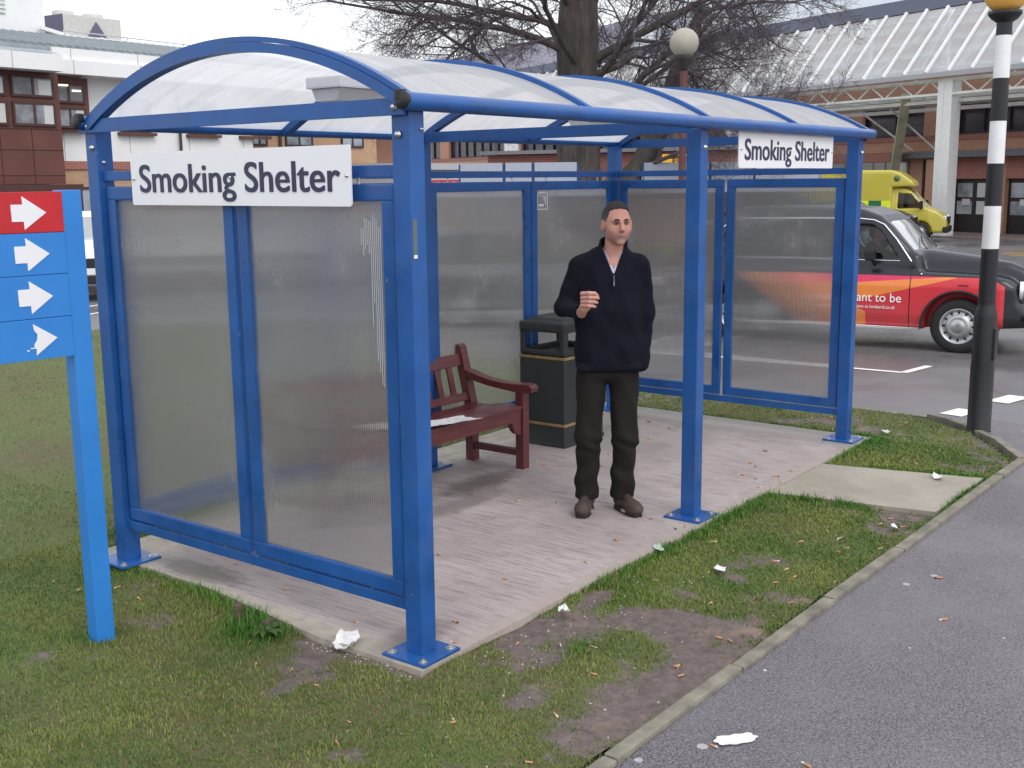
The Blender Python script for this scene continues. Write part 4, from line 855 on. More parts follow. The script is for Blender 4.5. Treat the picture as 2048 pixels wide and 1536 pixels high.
def build_body():
    h = 0.0035
    lo = (-0.06, -0.14, 1.40); hi = (0.17, 0.13, 1.80); P = sdf_grid(lo, hi, h)
    neck = lambda P: smin(s_cap(P, (0.020, 0.022, 1.46), (0.040, 0.012, 1.60), 0.060, 0.056), s_ell(P, (0.01, 0.02, 1.44), (0.13, 0.07, 0.05)), 0.03)
    d = smin(head_sdf(P), neck(P), 0.02)
    Vh, Fh = surface_nets(d, lo, h); Vh = lsmooth(Vh, Fh, 1, 0.4)
    lo2 = (-0.25, -0.42, 1.16); hi2 = (-0.04, -0.22, 1.37); P = sdf_grid(lo2, hi2, 0.0028); V2, F2 = surface_nets(hand_sdf(P), lo2, 0.0028)
    # torso, arms and legs under the clothes carry head and hands
    h3 = 0.012; lo3 = (-0.36, -0.36, 0.02); hi3 = (0.36, 0.22, 1.50); P = sdf_grid(lo3, hi3, h3)
    t = s_ell(P, (0.008, 0.03, 1.30), (0.16, 0.10, 0.20)); t = smin(t, s_ell(P, (0, 0.03, 1.02), (0.14, 0.095, 0.20)), 0.08); a, b = arms(P, -0.012); t = smin(smin(t, a, 0.04), b, 0.04)
    t = smin(t, s_ell(P, (0.150, 0.01, 0.85), (0.026, 0.04, 0.055)), 0.02)                   # hidden hand in the pocket
    for hip, kn, an in (((-0.085, 0.03, 0.86), (-0.115, 0.00, 0.46), (-0.118, 0.03, 0.09)), ((0.085, 0.03, 0.86), (0.098, 0.0, 0.46), (0.092, 0.03, 0.09))): t = smin(t, smin(s_cap(P, hip, kn, 0.072, 0.048), s_cap(P, kn, an, 0.048, 0.034), 0.02), 0.03)
    V3, F3 = surface_nets(t, lo3, h3)
    V = np.concatenate([Vh, V2, V3]); F = np.concatenate([Fh, F2 + len(Vh), F3 + len(Vh) + len(V2)])
    return fast_mesh('body', V, F, skin, PE, True, skincol(V))
build_body()
# hair, receding and short
h = 0.003; lo = (-0.07, -0.13, 1.60); hi = (0.17, 0.15, 1.82); P = sdf_grid(lo, hi, h); x, y, z = headspace(P); Q = [x, y, z]
d = s_ell(Q, (0, 0.020, 0.031), (0.0795, 0.0985, 0.0915)) - 0.002 + 0.0025 * np.sin(x * 500 + 3 * np.sin(z * 160)) * np.sin(y * 420 + z * 240) - 0.006 * np.clip(z - 0.07, 0, 0.05) / 0.05 * (1 + 0.6 * np.sin(x * 260 + 1) * np.sin(y * 190))
line = np.minimum((z - 0.096) * 1.0 + (y + 0.055) * 0.8 , (y + 0.055) + 0.03 * np.clip((z - 0.02) / .05, -1, 1))
front = np.maximum(-(y + 0.042 - 0.30 * np.clip(z - 0.045, 0, 0.06) * 1.0), -((z + 0.055) - 0.55 * (0.05 - y)))
crown = -(z - 0.078 + 0.55 * (y + 0.02)) - 0.004                       # top hair reaches forward over the forehead
front = front + 0.0035 * np.sin(z * 900 + x * 300) * np.sin(y * 700); crown = crown + 0.004 * np.sin(x * 330) * np.sin(x * 120 + 1) + 0.003 * np.sin(x * 900)
reg = np.minimum(smax(front, -(y - 0.0) - 0.045, 0.01), np.maximum(crown, -(y + 0.083)))
d = smax(d, reg, 0.010); d = np.maximum(d, -s_ell(Q, (0, 0.018, 0.030), (0.069, 0.087, 0.080)))
for s in (-1, 1): d = smax(d, -s_ell(Q, (s * 0.086, 0.006, -0.010), (0.018, 0.021, 0.030)), 0.004)
hairm = mat('short_grey_brown_hair', (0.070, 0.058, 0.056), 0.7, attr='Col', var=0.5, vscale=180, bump=0.5, bscale=600)
to_obj('hair', d, lo, h, hairm, PE, 1, haircol)
m = MB()
for s in (-1, 1):
    pts = [Vector((s * 0.012, -0.0930, 0.0275)), Vector((s * 0.024, -0.0915, 0.0315)), Vector((s * 0.037, -0.084, 0.0305)), Vector((s * 0.047, -0.0745, 0.0255))]
    ca, sa = math.cos(HA), math.sin(HA); W = [Vector((HC[0] + ca * p.x - sa * p.y, HC[1] + sa * p.x + ca * p.y, HC[2] + p.z)) for p in pts]
    m.tube(W, [0.0034, 0.0050, 0.0044, 0.0022], 7)
m.build('eyebrows', mat('eyebrow_hair', (0.028, 0.02, 0.017), 0.8), PE)
# jumper
knit = mat('navy_knit', (0.0085, 0.0085, 0.017), 0.93, var=0.25, vscale=20, bump=0.35, bscale=420, spec=0.2)
h = 0.0065; lo = (-0.37, -0.36, 0.78); hi = (0.37, 0.22, 1.60); P = sdf_grid(lo, hi, h); X_, Y_, Z_ = P
t = s_ell(P, (0.008, 0.03, 1.30), (0.195, 0.118, 0.235)); t = smin(t, s_cap(P, (-0.135, 0.03, 1.455), (0.150, 0.03, 1.455), 0.050), 0.05)
t = smin(t, s_box(P, (0.0, 0.025, 1.04), (0.190, 0.122, 0.235), 0.10), 0.07)
t = smin(t, s_cap(P, (-0.05, 0.035, 1.495), (0.07, 0.03, 1.495), 0.055), 0.05)
a, b = arms(P, 0.006); t = smin(t, a, 0.045); t = smin(t, b, 0.045)
fold = 0.0042 * np.sin((Z_ * 34 + X_ * 12) + 2.0 * np.sin(X_ * 15)) * np.clip((1.28 - Z_) * 4, 0, 1) + 0.0012 * np.sin(Z_ * 75 + Y_ * 35 + X_ * 22) * np.exp(-((np.abs(X_) - 0.25) / 0.05) ** 2) + 0.0018 * np.sin(X_ * 60 + Z_ * 25)
t = t + fold
hem = 0.842 + 0.012 * np.sin(X_ * 9); t = smax(t, hem - Z_, 0.012); t = smin(t, s_cap(P, (0.200, 0.02, 0.92), (0.186, 0.0, 0.868), 0.042, 0.038), 0.03); t = smin(t, np.maximum(s_box(P, (0.0, 0.025, 0.866), (0.184, 0.117, 0.024), 0.022), -1), 0.010)
t = smax(t, -s_ell(P, (0.0, 0.02, 0.83), (0.165, 0.095, 0.05)), 0.01)
# stand-up collar with an open zip neck
col = s_cap(P, (0.018, 0.030, 1.485), (0.030, 0.024, 1.59), 0.086, 0.079); col = np.maximum(col, Z_ - (1.588 + 0.25 * (Y_ - 0.02))); t = np.maximum(t, Z_ - 1.545); t = smin(t, col, 0.018); 
t = np.maximum(t, -s_cap(P, (0.020, 0.020, 1.46), (0.032, 0.010, 1.62), 0.066, 0.069))
vx = 0.022; vee = np.maximum(np.abs(X_ - vx) - np.clip((Z_ - 1.395) * 0.40, 0, 0.062), Y_ - 0.0); vee = np.where(Z_ < 1.398, 1, vee); t = smax(t, -np.maximum(vee, -(Z_ - 1.398)), 0.004)
t = np.maximum(t, -s_cap(P, (-0.176, -0.250, 1.209), (-0.164, -0.36, 1.22), 0.032))
to_obj('jumper', t, lo, h, knit, PE, 2)
m = MB(); m.tube([(0.022, -0.0915, 1.395), (0.022, -0.0965, 1.352)], 0.0022, 6); m.box(0.0185, 0.0255, -0.101, -0.097, 1.335, 1.360, 0.001)
m.build('zip', mat('zip_metal', (0.30, 0.30, 0.30), 0.35, metal=0.9), PE)
# shirt collar
shm = mat('checked_shirt', (0.50, 0.50, 0.66), 0.8, var=0.15, vscale=140)
h = 0.004; lo = (-0.10, -0.14, 1.37); hi = (0.14, 0.14, 1.58); P = sdf_grid(lo, hi, h); X_, Y_, Z_ = P
c = s_cap(P, (0.022, 0.022, 1.45), (0.034, 0.014, 1.60), 0.0665, 0.063); chest = s_ell(P, (0.012, 0.025, 1.38), (0.11, 0.095, 0.11)); c = smin(c, chest, 0.02)
c = np.maximum(c, Z_ - (1.540 + 0.28 * (Y_ - 0.03))); c = np.maximum(c, -s_cap(P, (0.022, 0.022, 1.40), (0.034, 0.012, 1.64), 0.0595, 0.0585))
open_ = np.maximum(np.abs(X_ - 0.024) - np.clip((Z_ - 1.425) * 0.42, 0, 0.05), Y_ - 0.0); c = np.maximum(c, -np.where(Z_ < 1.425, 1, open_))
to_obj('shirt_collar', c, lo, h, shm, PE, 1)
# trousers
trm = mat('dark_trousers', (0.017, 0.0145, 0.0135), 0.85, var=0.18, vscale=14, bump=0.3, bscale=350, spec=0.25)
h = 0.0065; lo = (-0.24, -0.16, 0.04); hi = (0.24, 0.19, 0.98); P = sdf_grid(lo, hi, h); X_, Y_, Z_ = P
t = s_box(P, (0.0, 0.028, 0.84), (0.168, 0.096, 0.075), 0.07)
for sgn, hip, kn, an in ((-1, (-0.092, 0.03, 0.82), (-0.116, -0.005, 0.45), (-0.120, 0.035, 0.09)), (1, (0.090, 0.03, 0.82), (0.098, -0.005, 0.45), (0.088, 0.035, 0.09))):
    q = s_cap(P, hip, kn, 0.090, 0.072, 1.0); q = smin(q, s_cap(P, kn, an, 0.072, 0.068), 0.03)
    kz = np.exp(-((Z_ - 0.41) / 0.05) ** 2) * 0.0065 * np.sin(Z_ * 70 + X_ * 40) + np.exp(-((Z_ - 0.20) / 0.10) ** 2) * 0.0075 * np.sin(Z_ * 40 + X_ * 24 * sgn + sgn) + 0.0035 * np.sin(X_ * 55 + Z_ * 18 + Y_ * 30)
    q = q + kz; t = smin(t, q, 0.022)
t = smax(t, 0.075 - Z_, 0.008); t = np.maximum(t, Z_ - 0.885)
to_obj('trousers', t, lo, h, trm, PE, 2)
# shoes
shoe_u = mat('brown_suede', (0.062, 0.042, 0.036), 0.7, var=0.3, vscale=30, bump=0.3); sole_m = mat('shoe_sole', (0.022, 0.018, 0.018), 0.7); tan = mat('sole_insert', (0.42, 0.34, 0.30), 0.7); lace = mat('lace', (0.05, 0.035, 0.03), 0.8)
def shoe(cx, ang):
    h = 0.004; lo = (-0.08, -0.21, -0.002 - h * 2); hi = (0.08, 0.15, 0.16); P = sdf_grid(lo, hi, h)
    u = s_ell(P, (0, -0.09, 0.045), (0.050, 0.085, 0.044)); u = smin(u, s_ell(P, (0, 0.04, 0.055), (0.040, 0.075, 0.050)), 0.03); u = smin(u, s_cap(P, (0, 0.040, 0.07), (0, 0.040, 0.135), 0.046, 0.046), 0.025)
    u = smin(u, s_cap(P, (0, -0.10, 0.070), (0, -0.02, 0.088), 0.018, 0.020), 0.02); u = np.maximum(u, 0.018 - P[2])
    e = empty('shoe_tmp'); bpy.data.objects.remove(e)
    R = Matrix.Translation((cx, 0.0, 0.0)) @ Matrix.Rotation(ang, 4, 'Z')
    o = to_obj('shoe', u, lo, h, shoe_u, PE, 1); o.data.transform(R)
    so_ = s_box(P, (0, -0.035, 0.012), (0.047, 0.122, 0.0125), 0.012); so_ = np.maximum(so_, np.sqrt((P[0] / 0.052) ** 2 + ((P[1] + 0.03) / 0.140) ** 2) * 0.05 - 0.05)
    o2 = to_obj('sole', so_, lo, h, sole_m, o, 1); o2.data.transform(R)
    m = MB()
    for sx in (-1, 1): m.box(sx * 0.044 - .006, sx * 0.044 + .006, -0.075, -0.035, 0.014, 0.028, 0.003)
    o3 = m.build('sole_insert', tan, o); o3.data.transform(R)
    m = MB()
    for k in range(4): y = -0.085 + k * 0.024; zz = 0.088 + k * 0.0085; m.tube([(-0.022, y, zz - .012), (0, y - .004, zz + .004), (0.022, y, zz - .012)], 0.0024, 6)
    o4 = m.build('laces', lace, o); o4.data.transform(R)
shoe(-0.130, math.radians(-13)); shoe(0.104, math.radians(24))
# ============================================================ vehicles
glass = NT('car_glass'); glass.t.nodes.remove(glass.p); a1 = glass.n('BsdfTransparent'); a1.inputs[0].default_value = (.42, .46, .47, 1); a2 = glass.n('BsdfGlossy'); a2.inputs['Roughness'].default_value = .02; lw = glass.n('LayerWeight'); lw.inputs[0].default_value = .25; x1 = glass.n('MixShader'); glass.l(glass.math('ADD', glass.math('MULTIPLY', lw.outputs['Fresnel'], .8), .03), x1.inputs[0]); glass.l(a1.outputs[0], x1.inputs[1]); glass.l(a2.outputs[0], x1.inputs[2]); glass.l(x1.outputs[0], glass.out.inputs['Surface']); glassm = glass.m
screen = NT('windscreen_glass'); screen.p.inputs['Base Color'].default_value = (0.75, 0.78, 0.8, 1); screen.p.inputs['Roughness'].default_value = 0.02; screen.p.inputs['Transmission Weight'].default_value = 0.6; screen.p.inputs['IOR'].default_value = 1.25; screen.p.inputs['Coat Weight'].default_value = 1.0; screen.p.inputs['Coat IOR'].default_value = 1.9; screenm = screen.m
chrome = mat('chrome_trim', (0.78, 0.78, 0.80), 0.15, metal=1.0); tyre = mat('tyre_rubber', (0.018, 0.018, 0.019), 0.75, var=0.3, vscale=20); hub = mat('wheel_silver', (0.42, 0.43, 0.44), 0.32, metal=0.75, var=0.15)
blk = mat('black_trim', (0.012, 0.012, 0.013), 0.5); dark_in = mat('cabin_dark', (0.03, 0.028, 0.028), 0.8); lampm = mat('lamp_lens', (0.75, 0.76, 0.78), 0.08, metal=0.35, coat=1.0); orange = mat('indicator_orange', (0.75, 0.20, 0.03), 0.25); redl = mat('tail_red', (0.4, 0.01, 0.01), 0.3)
RX = Matrix.Rotation(PI / 2, 4, 'X')
def wheel(par, x, y, z, r, wdt, side, hubcap=True):
    """side = -1: faces local -y"""
    M = Matrix.Translation((x, y, z)) @ Matrix.Rotation(PI / 2 if side < 0 else -PI / 2, 4, 'X')
    m = MB(); m.lathe([(r * .60, wdt / 2 - .01), (r * .66, wdt / 2), (r * .90, wdt / 2), (r * .985, wdt / 2 - .025), (r, 0), (r * .985, -wdt / 2 + .025), (r * .9, -wdt / 2), (r * .6, -wdt / 2)], 36, M); w_ = m.build('wheel', tyre, par)
    m = MB(); f = wdt / 2
    m.lathe([(r * .655, f - .012), (r * .64, f + .002), (r * .60, f - .004), (r * .56, f - .035), (r * .43, f - .02), (r * .40, f + .004), (r * .30, f + .012), (r * .25, f + .006), (r * .22, f + .018), (r * .06, f + .022), (0.0005, f + .022)], 36, M)
    m.build('rim', hub, w_)
    m = MB()
    for k in range(12):
        a = k * PI / 6; p = M @ Vector((r * .50 * math.cos(a), r * .50 * math.sin(a), f - .026)); m.tube([p, M @ Vector((r * .50 * math.cos(a), r * .50 * math.sin(a), f - .018))], r * .045, 8)
    m.build('rim_slots', blk, w_); return w_
def veh_sdf(spec, h=0.02):
    """body shell from a side outline, widths by height, arches and window openings"""
    lo = (spec['x0'] - .1, -spec['w'] - .06, spec['z0'] - .06); hi = (spec['x1'] + .1, spec['w'] + .06, spec['z1'] + .08); P = sdf_grid(lo, hi, h); X_, Y_, Z_ = P
    x2, z2 = X_[:, 0, :], Z_[:, 0, :]; d = None
    for part_ in spec['vols']:
        s = s_poly(x2, z2, part_['poly'])[:, None, :] + part_.get('r', 0)
        wz = np.interp(z2, part_['wz'][0], part_['wz'][1])[:, None, :]; 
        if 'wx' in part_: wz = wz * np.interp(x2, part_['wx'][0], part_['wx'][1])[:, None, :]
        v = smax(s, np.abs(Y_) - wz + part_.get('r', 0), part_.get('k', 0.08)) - part_.get('r', 0)
        d = v if d is None else smin(d, v, part_.get('j', 0.04))
    inner = None
    if 'cabin' in spec:
        c = spec['cabin']; s = s_poly(x2, z2, c['poly'])[:, None, :]; wz = np.interp(z2, c['wz'][0], c['wz'][1])[:, None, :]; inner = np.maximum(s, np.abs(Y_) - wz); d = np.maximum(d, -inner)
    for poly in spec.get('side_win', []): d = np.maximum(d, -np.maximum(s_poly(x2, z2, poly)[:, None, :] + 0.0, 0.45 - np.abs(Y_)))
    y2, z3 = Y_[0], Z_[0]
    for poly, xa, xb in spec.get('end_win', []): d = np.maximum(d, -np.maximum(s_poly(y2, z3, poly)[None], np.maximum(xa - X_, X_ - xb)))
    for (ax, az, ar) in spec['arches']: d = np.maximum(d, -np.maximum(np.hypot(X_ - ax, Z_ - az) - ar, spec['w'] - 0.30 - np.abs(Y_)))
    return surface_nets(d, lo, h)
def width_at(spec, x, z):
    best = 0
    for p in spec['vols']:
        wv = np.interp(z, *p['wz']) * (np.interp(x, *p['wx']) if 'wx' in p else 1); zs_ = [q[1] for q in p['poly']]
        if min(zs_) - .02 <= z <= max(zs_) + .02: best = max(best, wv)
    return best
def side_sheet(spec, poly, off, side, n=10, wf=None):
    """pane following the body side inside a convex polygon"""
    zs_ = np.array([p[1] for p in poly]); z0, z1 = zs_.min(), zs_.max(); m = MB(); rows = []
    for i in range(n + 1):
        z = z0 + (z1 - z0) * i / n; z = min(max(z, z0 + 1e-4), z1 - 1e-4); xs = []
        for k in range(len(poly)):
            (xa, za), (xb, zb) = poly[k], poly[k - 1]
            if (za - z) * (zb - z) <= 0 and abs(za - zb) > 1e-9: xs.append(xa + (xb - xa) * (z - za) / (zb - za))
        xl, xr = min(xs), max(xs); rows.append([(xl + (xr - xl) * j / 8, side * ((wf or (lambda x, z: width_at(spec, x, z)))(xl + (xr - xl) * j / 8, z) + off), z) for j in range(9)])
    vs = [p for r in rows for p in r]; m.add(vs, [(i * 9 + j, i * 9 + j + 1, (i + 1) * 9 + j + 1, (i + 1) * 9 + j) for i in range(n) for j in range(8)], True); return m
# ---- classic taxi ------------------------------------------------
CW = ((0.95, 1.05, 1.35, 1.60, 1.78), (0.80, 0.795, 0.735, 0.665, 0.58))
TX = dict(x0=-3.78, x1=0.88, z0=0.22, z1=1.78, w=0.88, vols=[
    dict(poly=[(-0.42, 0.9), (-0.50, 1.18), (-0.60, 1.24), (-0.86, 1.52), (-1.02, 1.655), (-1.25, 1.735), (-1.9, 1.765), (-2.6, 1.74), (-3.0, 1.66), (-3.25, 1.50), (-3.42, 1.20), (-3.50, 0.9)], wz=CW, k=0.10),
    dict(poly=[(0.76, 0.35), (0.78, 0.85), (0.70, 1.02), (0.50, 1.10), (0.10, 1.17), (-0.45, 1.235), (-0.8, 1.2), (-0.8, 0.35)], wz=((0.3, 0.9, 1.1, 1.25), (0.62, 0.60, 0.54, 0.40)), wx=((-0.8, 0.3, 0.8), (1.2, 1.0, 0.82)), k=0.10, j=0.05),
    dict(poly=[(0.78, 0.34), (0.76, 0.55), (0.66, 0.66), (0.63, 0.84), (0.52, 0.915), (0.35, 0.955), (-0.5, 0.985), (-0.8, 1.01), (-3.4, 1.02), (-3.66, 0.92), (-3.74, 0.6), (-3.70, 0.34), (-3.2, 0.27), (-0.5, 0.27)], wz=((0.25, 0.45, 0.80, 0.95, 1.05), (0.81, 0.855, 0.86, 0.83, 0.78)), wx=((-3.75, -3.2, 0.45, 0.86), (0.86, 1.0, 1.0, 0.84)), k=0.09, j=0.035)],
    cabin=dict(poly=[(-0.60, 0.55), (-0.62, 1.17), (-0.92, 1.50), (-1.08, 1.60), (-1.3, 1.68), (-2.6, 1.68), (-3.0, 1.58), (-3.25, 1.2), (-3.3, 0.55)], wz=((0.5, 1.05, 1.35, 1.6, 1.78), (0.74, 0.74, 0.68, 0.61, 0.5))),
    side_win=[[(-0.74, 1.12), (-1.00, 1.47), (-1.10, 1.53), (-1.66, 1.55), (-1.70, 1.12)], [(-1.82, 1.12), (-1.80, 1.55), (-2.55, 1.53), (-2.62, 1.12)], [(-2.74, 1.14), (-2.72, 1.50), (-3.0, 1.42), (-3.10, 1.14)]],
    end_win=[([(-0.60, 1.23), (0.60, 1.23), (0.52, 1.56), (-0.52, 1.56)], -1.2, -0.4), ([(-0.48, 1.20), (0.48, 1.20), (0.42, 1.50), (-0.42, 1.50)], -3.6, -3.0)], arches=[(0, 0.335, 0.415), (-2.81, 0.335, 0.405)])
V, F = veh_sdf(TX, 0.0165); V = lsmooth(V, F, 2, 0.5)
taxi_p = NT('taxi_paint'); q = taxi_p.xyz(); mth = taxi_p.math
def above(ax, az, bx, bz):      # 1 where the point lies above line a-b
    return mth('GREATER_THAN', mth('SUBTRACT', q[2], mth('ADD', az, mth('MULTIPLY', mth('SUBTRACT', q[0], ax), (bz - az) / (bx - ax)))), 0)
def inv(a): return mth('SUBTRACT', 1.0, a)
top = inv(above(-3.3, 0.925, 0.35, 0.925)); rtop = inv(above(0.35, 0.93, 0.62, 0.82)); edge = mth('LESS_THAN', q[0], 0.50); e2 = inv(above(0.45, 0.92, 0.60, 0.70))
red = mth('MULTIPLY', mth('MULTIPLY', top, edge), mth('MULTIPLY', inv(above(0.30, 0.95, 0.62, 0.76)), above(-2.45, 0.95, -1.6, 0.25)))
og = mth('MULTIPLY', mth('MULTIPLY', inv(above(-1.45, 0.81, -0.05, 0.935)), above(-1.25, 0.60, 0.0, 0.93)), 1.0)
og2 = mth('MULTIPLY', inv(above(-2.45, 1.12, -1.5, 0.66)), mth('LESS_THAN', q[0], -1.1)); og2 = mth('MULTIPLY', og2, above(-2.9, 0.86, -1.2, 0.1)); og = mth('MAXIMUM', mth('MULTIPLY', og, mth('LESS_THAN', q[0], -0.04)), og2)
pink = above(-1.45, 0.81, -0.05, 0.935)
liv = taxi_p.mix(pink, (0.60, 0.040, 0.052), (0.70, 0.025, 0.11)); liv = taxi_p.mix(og, liv, (0.80, 0.24, 0.055))
outer = mth('GREATER_THAN', mth('ABSOLUTE', q[1]), 0.55)
seam = mth('MULTIPLY', mth('LESS_THAN', mth('ABSOLUTE', mth('ADD', q[0], 0.575)), 0.006), mth('LESS_THAN', q[2], 1.16)); seam = mth('MAXIMUM', seam, mth('LESS_THAN', mth('ABSOLUTE', mth('ADD', q[0], 1.76)), 0.006))
c = taxi_p.mix(mth('MULTIPLY', red, outer), (0.010, 0.012, 0.020), liv); c = taxi_p.mix(mth('MULTIPLY', seam, outer), c, (0.004, 0.004, 0.004)); dn = taxi_p.noise(3, 6, 0.7)
c = taxi_p.mix(mth('MULTIPLY', taxi_p.rng(q[2], 0.25, 0.7, 0.45, 0.0), taxi_p.rng(dn, 0.3, 0.7)), c, (0.11, 0.10, 0.09))
taxi_p.l(c, taxi_p.p.inputs['Base Color']); taxi_p.p.inputs['Roughness'].default_value = 0.28; taxi_p.p.inputs['Specular IOR Level'].default_value = 0.4; taxi_p.p.inputs['Coat Weight'].default_value = 0.2; taxi_p.p.inputs['Coat Roughness'].default_value = 0.08
plain_p = mat('black_car_paint', (0.020, 0.022, 0.032), 0.25, coat=0.7, var=0.1, vscale=2)
def chr_line(spec, pts, r, side, off=0.004):
    m = MB(); P2 = []
    for i in range(len(pts) - 1):
        for k in range(6):
            t = k / 6; x = pts[i][0] * (1 - t) + pts[i + 1][0] * t; z = pts[i][1] * (1 - t) + pts[i + 1][1] * t; P2.append((x, side * (np.interp(z, *CW) + off), z))
    P2.append((pts[-1][0], side * (np.interp(pts[-1][1], *CW) + off), pts[-1][1])); m.tube(P2, r, 6); return m
def cabw(x, z): return float(np.interp(z, *CW))
def make_taxi(livery):
    lab = ('black taxi with red, pink and orange advertising on its side, right of the shelter' if livery else 'second black taxi half hidden behind the advertising taxi, in front of the yellow ambulance')
    T = empty('taxi', (0, 0, 0), 0, lab, 'taxi', None)
    fast_mesh('body', V, F, taxi_p.m if livery else plain_p, T)
    for side in (-1, 1):
        for x in (0, -2.81): wheel(T, x, side * 0.735, 0.335, 0.335, 0.175, side)
        for poly in TX['side_win']:
            side_sheet(TX, poly, -0.022, side, wf=cabw).build('side_window', glassm, T)
        chr_line(TX, [(-0.585, 1.10), (-0.78, 1.36), (-0.95, 1.54), (-1.08, 1.595), (-1.3, 1.615), (-2.6, 1.605), (-3.0, 1.52), (-3.2, 1.35)], 0.011, side).build('roof_drip_chrome', chrome, T)
        for pl in ([(-0.72, 1.105), (-1.68, 1.105)], [(-1.82, 1.105), (-2.62, 1.105)]): chr_line(TX, pl, 0.006, side, 0.0).build('window_chrome', chrome, T)
        m = MB(); m.tube([(-1.02, side * .80, 1.05), (-1.03, side * .90, 1.13)], 0.018, 8); m.box(-1.10, -0.99, side * .86, side * 1.02, 1.11, 1.24, 0.03); m.build('wing_mirror', blk, T)
        m = MB(); m.box(-1.66, -1.54, side * .865, side * .885, 0.985, 1.005, 0.006); m.build('door_handle', chrome, T)
        m = MB(); M = Matrix.Translation((0.64, side * 0.655, 0.775)) @ Matrix.Rotation(PI / 2, 4, 'Y') @ Matrix.Rotation(side * 0.12, 4, 'X'); m.lathe([(0.115, 0), (0.118, 0.07), (0.110, 0.085), (0.085, 0.105), (0.0005, 0.118)], 28, M); hl = m.build('headlight', lampm, T)
        m = MB(); m.lathe([(0.118, 0.04), (0.124, 0.06), (0.120, 0.086), (0.108, 0.088)], 28, M); m.build('headlight_rim', chrome, hl)
        m = MB(); m.lathe([(0.032, 0), (0.032, 0.03), (0.02, 0.045), (0.0005, 0.048)], 14, Matrix.Translation((0.80, side * 0.66, 0.565)) @ Matrix.Rotation(PI / 2, 4, 'Y')); m.build('indicator', orange, T)
        m = MB(); m.box(-2.38, -0.45, side * .80, side * .865, 0.262, 0.300, 0.006); m.build('sill_strip', chrome, T)
        m = MB(); m.box(-0.02, 0.10, side * .866, side * .872, 0.828, 0.84, 0.002); m.build('side_badge', blk, T)
        m = MB(); m.lathe([(0.012, 0), (0.012, 0.012), (0.0005, 0.016)], 10, Matrix.Translation((-0.45, side * .838, 0.955)) @ Matrix.Rotation(-side * PI / 2, 4, 'X')); m.build('side_repeater', chrome, T)
        m = MB(); ar = [(0.425 * math.cos(a), side * 0.862, 0.335 + 0.425 * math.sin(a)) for a in np.linspace(-0.1, PI + .1, 24)]; m.tube(ar, 0.018, 6); m.build('arch_trim', blk, T)
        m = MB(); m.box(-3.74, -3.70, side * .60, side * .72, 0.62, 0.78, 0.01); m.build('tail_light', redl, T)
    m = MB(); m.box(0.80, 0.93, -0.80, 0.80, 0.40, 0.50, 0.03); m.box(0.72, 0.88, -0.84, -0.72, 0.41, 0.49, 0.03); m.box(0.72, 0.88, 0.72, 0.84, 0.41, 0.49, 0.03); m.build('front_bumper', blk, T)
    m = MB(); m.box(-3.84, -3.72, -0.80, 0.80, 0.40, 0.52, 0.03); m.build('rear_bumper', blk, T)
    m = MB(); m.box(0.76, 0.805, -0.26, 0.26, 0.58, 1.0, 0.02); gr = m.build('grille', chrome, T)
    m = MB(); [m.box(0.806, 0.812, -0.24 + k * .04, -0.225 + k * .04, 0.61, 0.97) for k in range(13)]; m.build('grille_bars', blk, gr)
    m = MB(); ys = np.linspace(-0.60, 0.60, 13); vs = []
    for i in range(7):
        z = 1.225 + (1.575 - 1.225) * i / 6; xx = np.interp(z, [1.2, 1.52, 1.6], [-0.555, -0.84, -0.95])
        for y in ys: f_ = 1 - 0.12 * i / 6; vs.append((xx + 0.045 * (1 - (y / .6) ** 2) - 0.03, y * f_, z))
    m.add(vs, [(i * 13 + j, i * 13 + j + 1, (i + 1) * 13 + j + 1, (i + 1) * 13 + j) for i in range(6) for j in range(12)], True); m.build('windscreen', screenm, T)
    m = MB(); m.box(-3.42, -3.41, -0.45, 0.45, 1.22, 1.49); m.build('rear_window', glassm, T)
    for y0 in (-0.35, 0.25):
        m = MB(); m.tube([(-0.50, y0, 1.235), (-0.60, y0 + .22, 1.30), (-0.66, y0 + .42, 1.36)], 0.010, 6); m.build('wiper', blk, T)
    m = MB(); m.box(-1.75, -1.55, -0.62, -0.12, 0.55, 1.28, 0.05); m.box(-1.8, -1.2, -0.65, -0.10, 0.5, 0.72, 0.05); m.build('front_seat', dark_in, T)
    m = MB(); m.box(-1.90, -1.86, -0.68, 0.68, 0.5, 1.60, 0.01); m.build('partition', dark_in, T)
    m = MB(); m.box(-3.05, -2.85, -0.62, 0.62, 0.5, 1.25, 0.06); m.build('rear_seat', dark_in, T)
    m = MB(); a = [(-0.98 + .0, -.36 + .17 * math.cos(t), 1.04 + .17 * math.sin(t)) for t in np.linspace(0, 2 * PI, 20)]; m.tube(a, 0.014, 6, cap=False); m.build('steering_wheel', blk, T)
    m = MB(); m.box(-0.95, -0.62, -0.66, 0.66, 0.95, 1.10, 0.03); m.build('dashboard', dark_in, T)
    if livery:
        wt = mat('livery_lettering', (0.85, 0.84, 0.84), 0.4)
        t = text_mesh('slogan', 'you want to be', 0.155, wt, T, 0.001, 0.0005, 0.96, align='RIGHT'); t.rotation_euler = (PI / 2, 0, 0); t.location = (-0.665, -0.868, 0.600)
        t = text_mesh('small_print', 'Terms and conditions at lombard.co.uk', 0.058, wt, T, 0.001, 0.0, 0.92, align='RIGHT'); t.rotation_euler = (PI / 2, 0, 0); t.location = (-0.74, -0.868, 0.515)
    return T
T1 = make_taxi(True); T1.location = (10.85, 0.90, -0.205); T1.rotation_euler = (0, 0, math.radians(-84))
tz = lambda x, y: float(G(x, y))
T1.location.x += 0.735 * math.cos(math.radians(6)); T1.location.y += 0.735 * math.sin(math.radians(6)); T1.location.z = tz(11.5, 1.5) + 0.0
